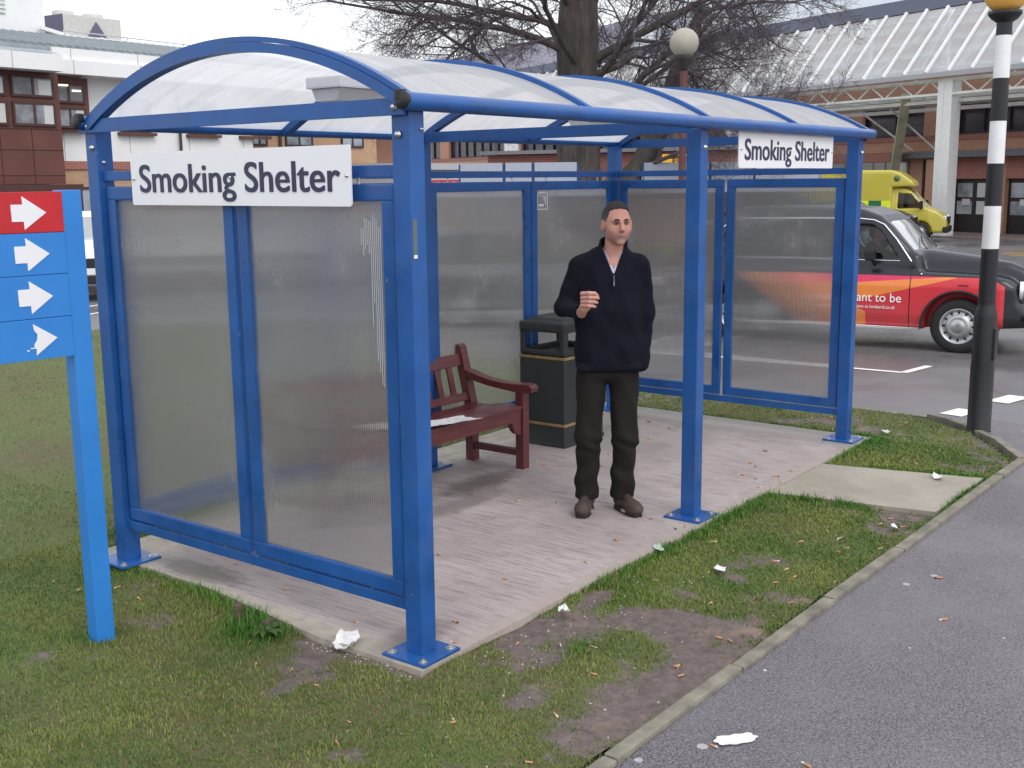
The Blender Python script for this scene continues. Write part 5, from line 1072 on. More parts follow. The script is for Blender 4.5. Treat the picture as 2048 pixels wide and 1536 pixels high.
# taxi driver, seated
DR = empty('person', T1.location + Vector((0.28 * math.cos(math.radians(-84)), 0.28 * math.sin(math.radians(-84)), 0)), T1.rotation_euler.z, 'taxi driver in a dark jacket seated behind the side window of the advertising taxi', 'person')
h = 0.012; lo = (-1.75, -0.66, 0.68); hi = (-0.90, -0.02, 1.62); P = sdf_grid(lo, hi, h)
t = s_ell(P, (-1.45, -0.36, 1.02), (0.13, 0.21, 0.30)); t = smin(t, s_cap(P, (-1.42, -0.52, 1.20), (-1.40, -0.20, 1.20), 0.07), 0.05); t = smin(t, s_cap(P, (-1.40, -0.55, 1.18), (-1.25, -0.58, 0.98), 0.055, 0.045), 0.04); t = smin(t, s_cap(P, (-1.25, -0.58, 0.98), (-1.02, -0.46, 1.10), 0.045, 0.035), 0.03)
t = smin(t, s_cap(P, (-1.40, -0.16, 1.18), (-1.22, -0.14, 1.0), 0.05, 0.045), 0.04); t = smin(t, s_cap(P, (-1.22, -0.14, 1.0), (-1.02, -0.26, 1.12), 0.045, 0.035), 0.03)
to_obj('jacket', t, lo, h, mat('dark_jacket', (0.018, 0.018, 0.022), 0.85), DR)
hd = s_cap(P, (-1.41, -0.36, 1.22), (-1.39, -0.36, 1.34), 0.052); hd = smin(hd, s_ell(P, (-1.385, -0.36, 1.42), (0.090, 0.072, 0.105)), 0.02); hd = smin(hd, s_ell(P, (-1.32, -0.36, 1.37), (0.045, 0.045, 0.05)), 0.02); hd = smin(hd, s_cap(P, (-1.30, -0.36, 1.43), (-1.285, -0.36, 1.40), 0.012), 0.01)
hd = np.minimum(hd, s_ell(P, (-0.995, -0.455, 1.115), (0.045, 0.03, 0.04))); hd = np.minimum(hd, s_ell(P, (-1.0, -0.265, 1.125), (0.045, 0.03, 0.04)))
for yy in (-0.435, -0.285): hd = np.minimum(hd, s_ell(P, (-1.395, yy, 1.40), (0.02, 0.01, 0.03)))
to_obj('body', hd, lo, h, mat('driver_skin', (0.40, 0.20, 0.16), 0.5), DR)
hr = s_ell(P, (-1.40, -0.36, 1.435), (0.098, 0.080, 0.107)); hr = np.maximum(hr, -(P[2] - 1.47 + 0.9 * (P[0] + 1.36) * -1 * -1)) if False else np.maximum(hr, np.minimum(1.485 - P[2], (P[0] + 1.40))); to_obj('hair', hr, lo, h, hairm, DR)
# ---- ordinary cars ------------------------------------------------
def car_spec():
    cw = ((0.55, 0.85, 1.15, 1.45), (0.86, 0.85, 0.74, 0.62))
    return dict(x0=-3.45, x1=0.92, z0=0.2, z1=1.46, w=0.88, cw=cw, vols=[
        dict(poly=[(0.86, 0.28), (0.90, 0.55), (0.80, 0.74), (0.45, 0.86), (-0.25, 0.94), (-0.35, 0.95), (-3.25, 0.98), (-3.38, 0.80), (-3.36, 0.28)], wz=((0.2, 0.5, 0.8, 0.98), (0.82, 0.86, 0.86, 0.80)), wx=((-3.4, -2.9, 0.3, 0.9), (0.88, 1, 1, 0.80)), k=0.1),
        dict(poly=[(-0.25, 0.85), (-0.30, 0.95), (-1.05, 1.38), (-1.4, 1.44), (-2.5, 1.42), (-3.0, 1.30), (-3.30, 0.90)], wz=cw, k=0.10, j=0.03)],
        cabin=dict(poly=[(-0.5, 0.6), (-0.52, 0.93), (-1.12, 1.30), (-1.4, 1.37), (-2.5, 1.35), (-2.95, 1.22), (-3.1, 0.95), (-3.1, 0.6)], wz=((0.5, 0.85, 1.15, 1.45), (0.76, 0.77, 0.68, 0.56))),
        side_win=[[(-0.72, 0.96), (-1.18, 1.27), (-1.62, 1.33), (-1.62, 0.96)], [(-1.72, 0.96), (-1.72, 1.33), (-2.35, 1.32), (-2.62, 1.20), (-2.70, 0.96)]],
        end_win=[([(-0.62, 0.97), (0.62, 0.97), (0.52, 1.33), (-0.52, 1.33)], -1.2, -0.2), ([(-0.55, 1.0), (0.55, 1.0), (0.48, 1.30), (-0.48, 1.30)], -3.5, -2.9)], arches=[(0, 0.31, 0.37), (-2.55, 0.31, 0.37)])
CS = car_spec(); CV, CF = veh_sdf(CS, 0.025); CV = lsmooth(CV, CF, 2)
def make_car(paint, loc, rz, label, dark_front=True, sz=1.0, ln=1.0):
    T = empty('parked_car', loc, rz, label, 'car', 'cars parked behind the shelter'); T.scale = (ln, 1, sz)
    fast_mesh('body', CV, CF, paint, T); fw_ = lambda x, z: float(np.interp(z, *CS['cw']))
    for side in (-1, 1):
        for x in (0, -2.55): wheel(T, x, side * 0.755, 0.31, 0.31, 0.18, side)
        for poly in CS['side_win']: side_sheet(CS, poly, -0.02, side, wf=fw_).build('side_window', glassm, T)
        m = MB(); m.box(0.70, 0.86, side * .50, side * .74, 0.62, 0.74, 0.03); m.build('headlight', lampm, T)
        m = MB(); m.box(-3.38, -3.28, side * .58, side * .78, 0.72, 0.92, 0.03); m.build('tail_light', redl, T)
        m = MB(); m.box(-0.80, -0.68, side * .84, side * 1.0, 0.93, 1.05, 0.03); m.build('wing_mirror', paint, T)
    m = MB(); m.box(0.84, 0.905, -0.48, 0.48, 0.56, 0.72, 0.02); m.box(0.84, 0.915, -0.6, 0.6, 0.30, 0.44, 0.02); m.build('grille', blk, T)
    m = MB(); m.box(0.912, 0.92, -0.26, 0.26, 0.455, 0.555, 0.004); m.build('number_plate', mat('number_plate_white', (0.7, 0.7, 0.68), 0.4), T)
    m = MB(); vs = []
    for i in range(6):
        z = 0.965 + 0.37 * i / 5; xx = np.interp(z, [0.95, 1.38], [-0.34, -1.04])
        for j in range(9): y = -0.63 + 1.26 * j / 8; vs.append((xx + .03 * (1 - (y / .63) ** 2) - .01, y * (1 - .15 * i / 5), z))
    m.add(vs, [(i * 9 + j, i * 9 + j + 1, (i + 1) * 9 + j + 1, (i + 1) * 9 + j) for i in range(5) for j in range(8)], True); m.build('windscreen', screenm, T)
    m = MB(); vs = [(-3.24, -.52, 1.0), (-3.24, .52, 1.0), (-3.04, .45, 1.28), (-3.04, -.45, 1.28)]; m.add(vs, [(0, 1, 2, 3)]); m.build('rear_window', glassm, T)
    m = MB(); m.box(-1.7, -1.5, -.6, .6, .45, 1.12, .05); m.box(-2.9, -2.7, -.6, .6, .45, 1.05, .05); m.build('seats', dark_in, T); return T
whitep = mat('white_car_paint', (0.78, 0.79, 0.80), 0.25, coat=0.7); silverp = mat('silver_car_paint', (0.42, 0.43, 0.45), 0.28, metal=0.5, coat=0.6); greyp = mat('dark_grey_car_paint', (0.055, 0.058, 0.065), 0.28, coat=0.6); bluep = mat('blue_grey_car_paint', (0.10, 0.13, 0.20), 0.28, coat=0.6)
make_car(mat('dark_navy_car_paint', (0.018, 0.020, 0.035), 0.25, coat=0.7), (32.4, 9.6, tz(32.4, 9.6)), math.radians(-82), 'tall dark vehicle half hidden behind the taxi roof, before the ambulance', sz=1.50, ln=1.35)
make_car(whitep, (8.95, 16.4, tz(8.95, 16.4)), math.radians(-118), 'white car glimpsed between the direction sign and the near left corner post', sz=1.12)
make_car(silverp, (11.8, 15.9, tz(11.8, 15.9)), math.radians(-112), 'silver car behind the left frosted end panel, beside the white car')
make_car(greyp, (13.3, 14.2, tz(13.3, 14)), math.radians(-105), 'dark grey car behind the right frosted end panel', sz=1.05)
make_car(greyp, (10.6, 6.6, tz(10.6, 7.5)), math.radians(-52), 'dark car on the road behind the frosted back wall, left of the litter bin')
# ---- ambulances ---------------------------------------------------
AW = ((0.3, 1.0, 1.35, 2.0), (0.96, 0.96, 0.93, 0.80))
AM = dict(x0=-4.7, x1=1.0, z0=0.26, z1=2.72, w=1.06, vols=[
    dict(poly=[(0.92, 0.34), (0.94, 0.72), (0.86, 0.92), (0.60, 1.12), (0.18, 1.27), (-0.35, 1.85), (-0.55, 1.98), (-1.3, 2.0), (-1.3, 0.34)], wz=AW, wx=((-1.3, 0.3, 0.94), (1, 1, 0.84)), k=0.10),
    dict(poly=[(-1.0, 0.45), (-1.0, 2.0), (-0.22, 2.02), (-0.30, 2.20), (-0.75, 2.52), (-1.05, 2.62), (-4.55, 2.64), (-4.6, 0.45)], wz=((0.3, 2.5, 2.7), (1.04, 1.04, 1.0)), wx=((-4.6, -1.0, -0.3), (1, 1, 0.88)), k=0.07, j=0.02)],
    cabin=dict(poly=[(-0.02, 0.7), (-0.0, 1.28), (-0.46, 1.82), (-0.95, 1.86), (-0.95, 0.7)], wz=((0.3, 1.0, 1.35, 2.0), (0.86, 0.86, 0.84, 0.72))),
    side_win=[[(0.10, 1.25), (-0.36, 1.75), (-0.78, 1.78), (-0.80, 1.22)]], end_win=[([(-0.76, 1.30), (0.76, 1.30), (0.68, 1.82), (-0.68, 1.82)], -0.5, 0.3)], arches=[(0, 0.36, 0.43), (-3.4, 0.36, 0.43)])
AV, AF = veh_sdf(AM, 0.035); AV = lsmooth(AV, AF, 2)
ap = NT('ambulance_paint'); q = ap.xyz(); yel = (0.50, 0.43, 0.055)
ch = ap.n('TexChecker'); ch.inputs['Scale'].default_value = 1.0; ch.inputs['Color1'].default_value = (0.70, 0.80, 0.03, 1); ch.inputs['Color2'].default_value = (0.02, 0.16, 0.07, 1); ap.l(ap.mapping((2.2, 0.0, 3.3), vec=ap.tc.outputs['Object']), ch.inputs['Vector'])
band = ap.math('MULTIPLY', ap.math('MULTIPLY', ap.math('GREATER_THAN', q[2], 0.92), ap.math('LESS_THAN', q[2], 1.52)), ap.math('LESS_THAN', q[0], -1.05)); c = ap.mix(band, yel, ch.outputs['Color']); ap.l(c, ap.p.inputs['Base Color']); ap.p.inputs['Roughness'].default_value = 0.35; ap.p.inputs['Coat Weight'].default_value = 0.4
def make_amb(label, loc, rz):
    T = empty('ambulance', loc, rz, label, 'ambulance', 'yellow ambulances parked at the brick entrance'); fast_mesh('body', AV, AF, ap.m, T)
    aw = lambda x, z: float(np.interp(z, *AW))
    for side in (-1, 1):
        for x in (0, -3.4): wheel(T, x, side * 0.86, 0.36, 0.36, 0.20, side)
        side_sheet(AM, AM['side_win'][0], -0.02, side, wf=aw).build('side_window', glassm, T)
        m = MB(); m.box(0.70, 0.92, side * .56, side * .80, 0.78, 0.96, 0.05); m.build('headlight', lampm, T)
        m = MB(); m.box(-0.02, 0.10, side * .98, side * 1.14, 1.20, 1.50, 0.03); m.build('wing_mirror', blk, T)
        m = MB(); m.lathe([(0.11, 0), (0.11, 0.006), (0.0005, 0.007)], 20, Matrix.Translation((-0.85, side * 1.042, 2.32)) @ Matrix.Rotation(-side * PI / 2, 4, 'X')); m.build('round_emblem', mat('emblem_green', (0.10, 0.16, 0.07), 0.5), T)
    m = MB(); m.box(0.86, 0.965, -0.52, 0.52, 0.66, 0.90, 0.02); m.build('grille', blk, T)
    m = MB(); m.box(0.80, 1.0, -0.88, 0.88, 0.34, 0.56, 0.05); m.build('front_bumper', blk, T)
    m = MB(); vs = []
    for i in range(5):
        z = 1.30 + 0.50 * i / 4; xx = np.interp(z, [1.27, 1.85], [0.17, -0.35])
        for j in range(7): y = -0.78 + 1.56 * j / 6; vs.append((xx + .04 * (1 - (y / .78) ** 2) - .03, y * (1 - .1 * i / 4), z))
    m.add(vs, [(i * 7 + j, i * 7 + j + 1, (i + 1) * 7 + j + 1, (i + 1) * 7 + j) for i in range(4) for j in range(6)], True); m.build('windscreen', screenm, T)
    return T
make_amb('yellow ambulance nearest the white canopy column, its cab showing beyond the taxi roof', (40.0, 10.5, -0.48), math.radians(-78))
make_amb('yellow ambulance mostly behind the right-hand frosted panels of the far end wall', (37.2, 15.2, -0.46), math.radians(-74))
rcp = NT('response_car_paint'); q = rcp.xyz(); ch = rcp.n('TexChecker'); ch.inputs['Color1'].default_value = (.70, .80, .03, 1); ch.inputs['Color2'].default_value = (.02, .16, .07, 1); ch.inputs['Scale'].default_value = 1.0; rcp.l(rcp.mapping((2.8, 0.0, 4.0)), ch.inputs['Vector'])
rcp.l(rcp.mix(rcp.math('MULTIPLY', rcp.math('GREATER_THAN', q[2], .50), rcp.math('LESS_THAN', q[2], .93)), (.55, .50, .06), ch.outputs['Color']), rcp.p.inputs['Base Color']); rcp.p.inputs['Roughness'].default_value = .3
make_car(rcp.m, (18.2, 11.2, tz(18.2, 11.2)), math.radians(-54), 'yellow response car with green checks behind the back wall, above the bench end', sz=1.1)
# ============================================================ buildings
def brick(name, c1, c2, mortar=(0.34, 0.30, 0.27)):
    g = NT(name); b = g.n('TexBrick'); b.inputs['Color1'].default_value = (*c1, 1); b.inputs['Color2'].default_value = (*c2, 1); b.inputs['Mortar'].default_value = (*mortar, 1)
    b.inputs['Scale'].default_value = 1.0; b.inputs['Brick Width'].default_value = 0.225; b.inputs['Row Height'].default_value = 0.075; b.inputs['Mortar Size'].default_value = 0.008; b.inputs['Bias'].default_value = -0.2
    q = g.xyz(); cm = g.n('CombineXYZ'); g.l(g.math('ADD', q[0], q[1]), cm.inputs[0]); g.l(q[2], cm.inputs[1]); g.l(cm.outputs[0], b.inputs['Vector'])
    n1 = g.noise(0.6, 6, 0.7); c = g.mix(g.rng(n1, 0.3, 0.7, 0, 0.35), b.outputs['Color'], (c1[0] * .55, c1[1] * .55, c1[2] * .6)); g.l(c, g.p.inputs['Base Color']); g.p.inputs['Roughness'].default_value = 0.85; return g.m
tanb = brick('tan_brick', (0.52, 0.31, 0.17), (0.46, 0.25, 0.13)); orb = brick('orange_brick', (0.55, 0.27, 0.165), (0.47, 0.215, 0.135)); rdb = brick('red_brick', (0.38, 0.12, 0.09), (0.32, 0.10, 0.08))
clad = NT('white_cladding'); q = clad.xyz(); jo = clad.math('LESS_THAN', clad.math('ABSOLUTE', clad.math('SUBTRACT', clad.math('FRACT', clad.math('MULTIPLY', clad.math('ADD', q[0], 0.4), 0.42)), 0.5)), 0.006)
clad.l(clad.mix(jo, clad.mix(clad.rng(clad.noise(0.8, 6, .7), .35, .7), (0.80, 0.81, 0.82), (0.74, 0.74, 0.74)), (0.35, 0.35, 0.35)), clad.p.inputs['Base Color']); clad.p.inputs['Roughness'].default_value = 0.5
clm = clad.m; brownf = mat('brown_panel', (0.125, 0.048, 0.038), 0.55, var=0.18, vscale=1.2); brownd = mat('brown_frame', (0.070, 0.032, 0.030), 0.5)
roofmtl = NT('ribbed_metal_roof'); roofmtl.l(roofmtl.mix(roofmtl.rng(roofmtl.noise(1.2, 6, .7), .3, .7), (0.24, 0.275, 0.30), (0.32, 0.36, 0.38)), roofmtl.p.inputs['Base Color']); roofmtl.p.inputs['Roughness'].default_value = 0.45; rmm = roofmtl.m
wing = NT('window_pane'); n1 = wing.noise(0.9, 4, .6); wing.l(wing.mix(wing.rng(n1, .4, .6), (0.16, 0.18, 0.20), (0.38, 0.42, 0.46)), wing.p.inputs['Base Color']); wing.p.inputs['Roughness'].default_value = 0.08; wing.p.inputs['Specular IOR Level'].default_value = 0.8; wg = wing.m
wdark = mat('dark_window_pane', (0.035, 0.03, 0.045), 0.15, spec=0.6, var=0.4, vscale=0.7)
blind = mat('window_blind', (0.55, 0.56, 0.55), 0.7); pipe = mat('dark_downpipe', (0.05, 0.04, 0.04), 0.5)
# ---- left hospital block: facade along +x at y = 30 ----
LBd = empty('hospital_block', (14, 30, -0.4), 0, 'left hospital block with ribbed metal roof, white fascia and brown window bay', 'building')
O = Vector((14, 30, -0.4))
def bpart(mb, name, m, par=LBd, o=O): mb.v = [tuple(Vector(v) - o) for v in mb.v]; return mb.build(name, m, par)
m = MB(); m.box(6, 24.75, 30.05, 44, 2.66, 5.26); bpart(m, 'upper_wall', clm)
m = MB(); m.box(6, 24.72, 30.0, 44, 2.40, 2.655); bpart(m, 'red_brick_band', rdb)
m = MB(); m.box(6, 24.72, 30.05, 44, -0.8, 2.395); bpart(m, 'lower_wall', tanb)
m = MB(); m.box(5, 16.6, 29.2, 30.0, 1.95, 5.22); bpart(m, 'brown_bay', brownf)
m = MB(); [m.box(5, 16.61, 29.19, 29.2, z, z + 0.015) for z in (2.2, 2.95, 3.56)]; [m.box(x, x + .015, 29.188, 29.2, 1.96, 3.56) for x in (14.6, 15.6, 13.6)]; bpart(m, 'panel_joints', mat('joint_dark', (0.03, 0.015, 0.012), 0.7))
m = MB(); m.box(5, 17.0, 28.9, 30.0, 1.75, 1.94); bpart(m, 'bay_canopy', brownd)
m = MB(); m.box(16.6, 17.95, 29.75, 30.04, 3.55, 5.2); bpart(m, 'brown_surround', brownf)
def window(x0, x1, z0, z1, y, bl=None, par=LBd, frame=None, fw_=0.07, name='window', mull=1, trans=(), glassmat=None):
    m = MB(); fr = frame or brownd
    m.box(x0, x1, y - .06, y, z0, z0 + fw_); m.box(x0, x1, y - .06, y, z1 - fw_, z1); m.box(x0, x0 + fw_, y - .06, y, z0 + fw_, z1 - fw_); m.box(x1 - fw_, x1, y - .06, y, z0 + fw_, z1 - fw_)
    for k in range(mull): xm = x0 + (x1 - x0) * (k + 1) / (mull + 1); m.box(xm - fw_ / 2, xm + fw_ / 2, y - .058, y, z0 + fw_, z1 - fw_)
    for zt in trans: m.box(x0 + fw_, x1 - fw_, y - .056, y, zt - fw_ / 2, zt + fw_ / 2)
    w_ = bpart(m, name, fr, par, par.location.copy()); m = MB(); m.box(x0 + .02, x1 - .02, y - .03, y - .01, z0 + .02, z1 - .02); bpart(m, 'pane', glassmat or wg, w_, par.location.copy())
    if bl:
        for (a, b2, c0, c1) in bl: m = MB(); m.box(a, b2, y - .036, y - .031, c0, c1); bpart(m, 'blind', blind, w_, par.location.copy())
    return w_
for (x0, x1) in ((15.05, 16.42), (13.5, 14.9), (12.0, 13.4)):
    window(x0, x1, 4.50, 5.12, 29.19, [(x1 - .5, x1 - .1, 4.57, 5.0)]); window(x0, x1, 3.66, 4.36, 29.19, [(x1 - .38, x1 - .08, 3.73, 4.28)])
window(16.68, 17.80, 4.42, 5.02, 29.74); window(16.68, 17.80, 3.66, 4.30, 29.74, [(17.45, 17.72, 3.73, 4.22)])
lit = mat('lit_ceiling_lamp', (1, 0.85, 0.6), 0.5, emit=((1.0, 0.80, 0.50), 2.2))
for (x, z, l) in ((16.82, 4.93, 0.40), (17.35, 4.78, 0.30)):
    m = MB(); m.box(x, x + l, 29.672, 29.678, z, z + .045); bpart(m, 'lit_ceiling_lamp', lit)
for x in (19.2, 21.9, 24.2 - 2.6 + 2.6):
    m = MB(); m.box(x - .1, x + 1.3, 29.85, 30.045, 3.50, 3.60); bpart(m, 'window_sill', brownf)
    window(x, x + 1.2, 3.62, 4.7, 30.04) if x < 24 else None
m = MB(); m.tube([(21.5, 29.95, 3.0), (21.5, 29.95, 5.2)], 0.05, 8); bpart(m, 'downpipe', pipe)
for (x0, x1) in ((17.2, 18.4), (20, 21.4), (22.6, 23.8)): window(x0, x1, 0.5, 1.85, 30.04, None, mull=2)
# eaves: two stacked white bands and the sloping metal roof
m = MB(); m.box(16.4, 29.0, 29.2, 30.2, 5.26, 5.68); bpart(m, 'lower_fascia', clm)
m = MB(); m.box(16.55, 29.0, 29.32, 30.4, 5.69, 6.03); bpart(m, 'upper_fascia', clm)
m = MB(); m.box(4, 16.38, 28.5, 30.2, 5.24, 5.72); bpart(m, 'bay_fascia', clm)
m = MB(); m.add([(4, 28.5, 5.73), (16.3, 28.5, 5.73), (16.5, 29.6, 5.98), (4, 29.6, 5.98)], [(0, 1, 2, 3)]); bpart(m, 'bay_flashing', rmm)
def ribbed_roof(x0, x1, y0, z0, y1, z1, par, o, step=0.30):
    m = MB(); n = int((x1 - x0) / step); 
    m.add([(x0, y0, z0), (x1, y0, z0), (x1, y1, z1), (x0, y1, z1), (x0, y0, z0 - .1), (x1, y0, z0 - .1), (x1, y1, z1 - .1), (x0, y1, z1 - .1)], [(0, 1, 2, 3), (4, 7, 6, 5), (0, 4, 5, 1), (3, 2, 6, 7), (1, 5, 6, 2), (0, 3, 7, 4)])
    for k in range(n):
        x = x0 + k * step + .05; m.beam((x, y0, z0 + .04), (x, y1, z1 + .04), 0.09, 0.10)
    return bpart(m, 'metal_roof', rmm, par, o)
ribbed_roof(2, 29, 29.4, 6.04, 33.4, 6.88, LBd, O)
m = MB(); m.beam((18.7, 33.42, 7.14), (19.8, 33.42, 6.93), 0.15, 0.12); m.beam((19.8, 33.42, 6.93), (29, 33.42, 6.92), 0.15, 0.12); bpart(m, 'ridge_capping', clm)
m = MB(); m.box(5, 19.0, 33.6, 40, 6.6, 10.5); pt = bpart(m, 'plant_room', clm)
m = MB(); m.box(5, 17.6, 33.56, 33.6, 7.5, 10.5); bpart(m, 'louvre_panel', mat('pale_louvre', (0.50, 0.55, 0.50), 0.6), pt)
m = MB(); [m.box(5, 17.6, 33.53, 33.56, 7.5 + .14 * k, 7.54 + .14 * k) for k in range(21)]; bpart(m, 'louvre_blades', clm, pt)
ch_l = mat('chiller_casing', (0.52, 0.52, 0.49), 0.6, var=.1); ch_d = mat('chiller_coil', (0.12, 0.11, 0.17), 0.6)
CHL = empty('rooftop_chiller', (23.2, 38.5, 6.9), 0, 'boxy pale rooftop chiller with dark side coil, on the roof of the left hospital block', 'chiller')
co = Vector((23.2, 38.5, 6.9))
m = MB(); m.box(22.45, 25.0, 38, 39.6, 6.9, 8.42, 0.04); bpart(m, 'casing', ch_l, CHL, co)
m = MB(); m.add([(22.44, 38, 6.95), (21.55, 41, 6.95), (21.55, 41, 8.30), (22.44, 38, 8.40), (22.44, 41, 6.95), (22.44, 41, 8.3)], [(0, 1, 2, 3), (1, 4, 5, 2), (3, 2, 5), (0, 4, 1)]); bpart(m, 'side_coil', ch_d, CHL, co)
m = MB(); m.prism([(23.05, 7.02), (24.75, 7.02), (23.85, 8.22)], -37.99, -37.93, RX); bpart(m, 'access_panel', ch_d, CHL, co)
for x in (22.9, 24.2):
    m = MB(); m.lathe([(0.40, 8.40), (0.40, 8.58), (0.36, 8.60), (0.0005, 8.60)], 24, Matrix.Translation((x, 38.7, 0))); bpart(m, 'fan_housing', ch_l, CHL, co)
for x in (23.55, 24.1):
    m = MB(); m.lathe([(0.13, 7.1), (0.13, 7.45), (0.15, 7.46), (0.15, 7.52), (0.0005, 7.56)], 16, Matrix.Translation((x, 37.2, 0))); v_ = m.build('roof_vent', mat('vent_grey', (0.5, 0.5, 0.5), .5)); v_.location = (0, 0, 0); tag(v_, ('left' if x < 24 else 'right') + ' of the two round roof vents in front of the rooftop chiller', 'vent', 'round vents on the left roof')
rail = mat('galvanised_rail', (0.5, 0.52, 0.55), 0.45, metal=.4)
m = MB(); [m.tube([(x, 36.2, 6.7), (x, 36.2, 7.52)], .025, 6) for x in (21.3, 24.0, 26.6, 29.0)]; m.tube([(21.3, 36.2, 7.52), (29.0, 36.2, 7.45)], .025, 6); m.tube([(21.3, 36.2, 7.2), (29.0, 36.2, 7.15)], .02, 6); r_ = m.build('roof_railing', rail); tag(r_, 'thin galvanised safety railing along the left roof', 'railing')
# ---- tan brick wing with paired windows ----
TB = empty('brick_wing', (24.8, 30.4, -0.4), 0, 'tan brick wing with dark windows seen below the shelter roof, right of the white block', 'building'); o2 = TB.location.copy()
m = MB(); m.box(24.8, 31.6, 30.4, 42, -.8, 5.2); bpart(m, 'wall', tanb, TB, o2)
m = MB(); m.box(31.6, 37.5, 32.5, 42, -.8, 5.0); bpart(m, 'recessed_wall', orb, TB, o2)
m = MB(); m.box(24.6, 37.7, 30.1, 42.2, 5.2, 5.35); bpart(m, 'roof', mat('flat_roof_edge', (.6, .6, .6), .6), TB, o2)
for (x0, x1) in ((24.95, 25.7), (26.6, 28.0), (29.55, 30.8)): window(x0, x1, 3.28, 4.6, 30.39, None, TB, mull=1, frame=mat('dark_window_frame', (.04, .03, .04), .5)); window(x0, x1, .5, 1.8, 30.39, None, TB, mull=1, frame=MATS['dark_window_frame'])
m = MB(); m.tube([(26.3, 30.3, -.4), (26.3, 30.3, 5.2)], 0.06, 8); bpart(m, 'downpipe', pipe, TB, o2)
m = MB(); m.box(29.6, 37, 27.2, 30.3, 2.36, 2.62); m.box(29.7, 37, 27.3, 30.3, -.4, 2.34); bpart(m, 'low_annexe', mat('pale_flat_roof', (.45, .46, .5), .6), TB, o2)
# ---- long brick building on the right: facade runs along u, n points to the viewer ----
UA = math.radians(67); P0 = Vector((45.79, 9.52, 0))
RB = empty('brick_hospital', P0, UA, 'long brick hospital building behind the glazed canopy, with dark upper windows and large pale roof', 'building')
# local x = along the facade (away to the left in the photo), local +y = towards the viewer
def rp_(mb, name, m, par=RB): return mb.build(name, m, par)
m = MB(); m.box(-30, 55, -14, 0.0, 2.95, 3.38); rp_(m, 'spandrel_wall', orb)
m = MB(); m.box(-30, 55, -14, 0.02, 3.39, 3.60); rp_(m, 'red_brick_band', rdb)
wins = [(-9.5, -4.6), (-4.0, 2.0), (3.65, 7.15), (9.2, 13.0), (15.0, 19), (21, 25), (27.4, 29.9), (31.5, 38.0), (40.4, 49.0), (50.5, 53.6)]
piers = [(-30, -9.5)] + [(wins[i][1], wins[i + 1][0]) for i in range(len(wins) - 1)] + [(53.6, 55)]
m = MB(); [m.box(a, b, -14, 0.0, 3.61, 5.3) for a, b in piers]; rp_(m, 'piers', orb)
m = MB(); m.box(-30, 55, -14, 0.01, 5.31, 8.75); rp_(m, 'upper_wall', orb)
for (a, b) in wins:
    m = MB(); fr = 0.08; m.box(a, b, -.30, -.2, 3.61, 3.69); m.box(a, b, -.30, -.2, 5.2, 5.3); nx_ = max(1, int((b - a) / 1.2)); [m.box(a + (b - a) * k / nx_ - .03, a + (b - a) * k / nx_ + .03, -.3, -.2, 3.69, 5.2) for k in range(nx_ + 1)]
    w_ = rp_(m, 'window', mat('dark_bronze_frame', (.03, .022, .03), .5)); m = MB(); m.box(a, b, -.34, -.31, 3.62, 5.3); m.build('pane', wdark, w_)
    m = MB(); [m.box(a + .05, b - .05, -.33, -.305, zz, zz + .02) for zz in (4.1, 4.6)]; m.build('glazing_bars', MATS['dark_bronze_frame'], w_)
m = MB(); m.box(38.2, 40.1, -.02, .10, 3.62, 5.3); rp_(m, 'white_infill', mat('white_upvc', (.8, .8, .8), .4))
# ground floor with openings
op = [(-6.5, -0.55), (0.02, 2.02), (4.3, 9.2)]
gp = [(-30, -6.5), (-0.55, 0.02), (2.02, 4.3), (9.2, 55)]
m = MB(); [m.box(a, b, -14, 0.0, -1.0, 2.94) for a, b in gp]; rp_(m, 'ground_wall', orb)
m = MB(); m.box(-6.5, -.55, -14, 0, 1.78, 2.94); m.box(.02, 2.02, -14, 0, 1.78, 2.94); m.box(4.3, 9.2, -14, 0, 2.55, 2.94); rp_(m, 'lintel_wall', rdb)
bd = mat('black_doors', (.018, .015, .017), .4)
for (a, b) in ((-5.5, -3.4), (-2.9, -0.6), (0.05, 1.98)):
    m = MB(); m.box(a, b, -.28, -.2, -.6, 1.78); d_ = rp_(m, 'door', bd)
    for k in range(2):
        xx0 = a + .10 + k * (b - a) / 2; xx1 = xx0 + (b - a) / 2 - .22
        for z0, z1 in ((1.02, 1.6), (.32, .86)): m = MB(); m.box(xx0, xx1, -.195, -.18, z0, z1); m.build('pane', blind if (k + int(z0 * 2)) % 2 == 0 else wg, d_)
        m = MB(); m.box(xx0 + .0, xx0 + .32, -.175, -.17, .12, .5) if k == 0 else m.box(xx0 + .1, xx0 + .5, -.175, -.17, .7, .95); m.build('notice', blind, d_)
m = MB(); m.box(4.3, 9.2, -4, -3.9, -1, 2.6); rp_(m, 'bay_back', mat('bay_shade', (.12, .11, .11), .8)); m = MB(); m.box(4.35, 9.15, -.12, .05, 1.35, 2.53); sh = rp_(m, 'roller_shutter', mat('shutter_grey', (.30, .29, .27), .6, var=.2, vscale=1)); m = MB(); [m.box(x, x + .05, .05, .09, 1.35, 2.53) for x in (4.9, 5.6, 6.3, 7.1, 8.0)]; m.build('shutter_rails', mat('shutter_rail', (.18, .17, .16), .6), sh); m = MB(); m.box(4.4, 4.75, .06, .12, 1.30, 2.5); m.build('white_reveal', clm, sh)
m = MB(); m.box(2.2, 3.0, 0.0, .5, -.8, 2.6); rp_(m, 'brick_buttress', orb)
m = MB(); m.box(-30, 4.8, 0.0, 0.75, 2.66, 2.90); rp_(m, 'entrance_flashing', mat('lead_grey', (.13, .14, .16), .6, var=.2))
m = MB(); m.tube([(3.45, .1, -.6), (3.45, .1, 2.6)], .06, 8); rp_(m, 'downpipe', pipe)
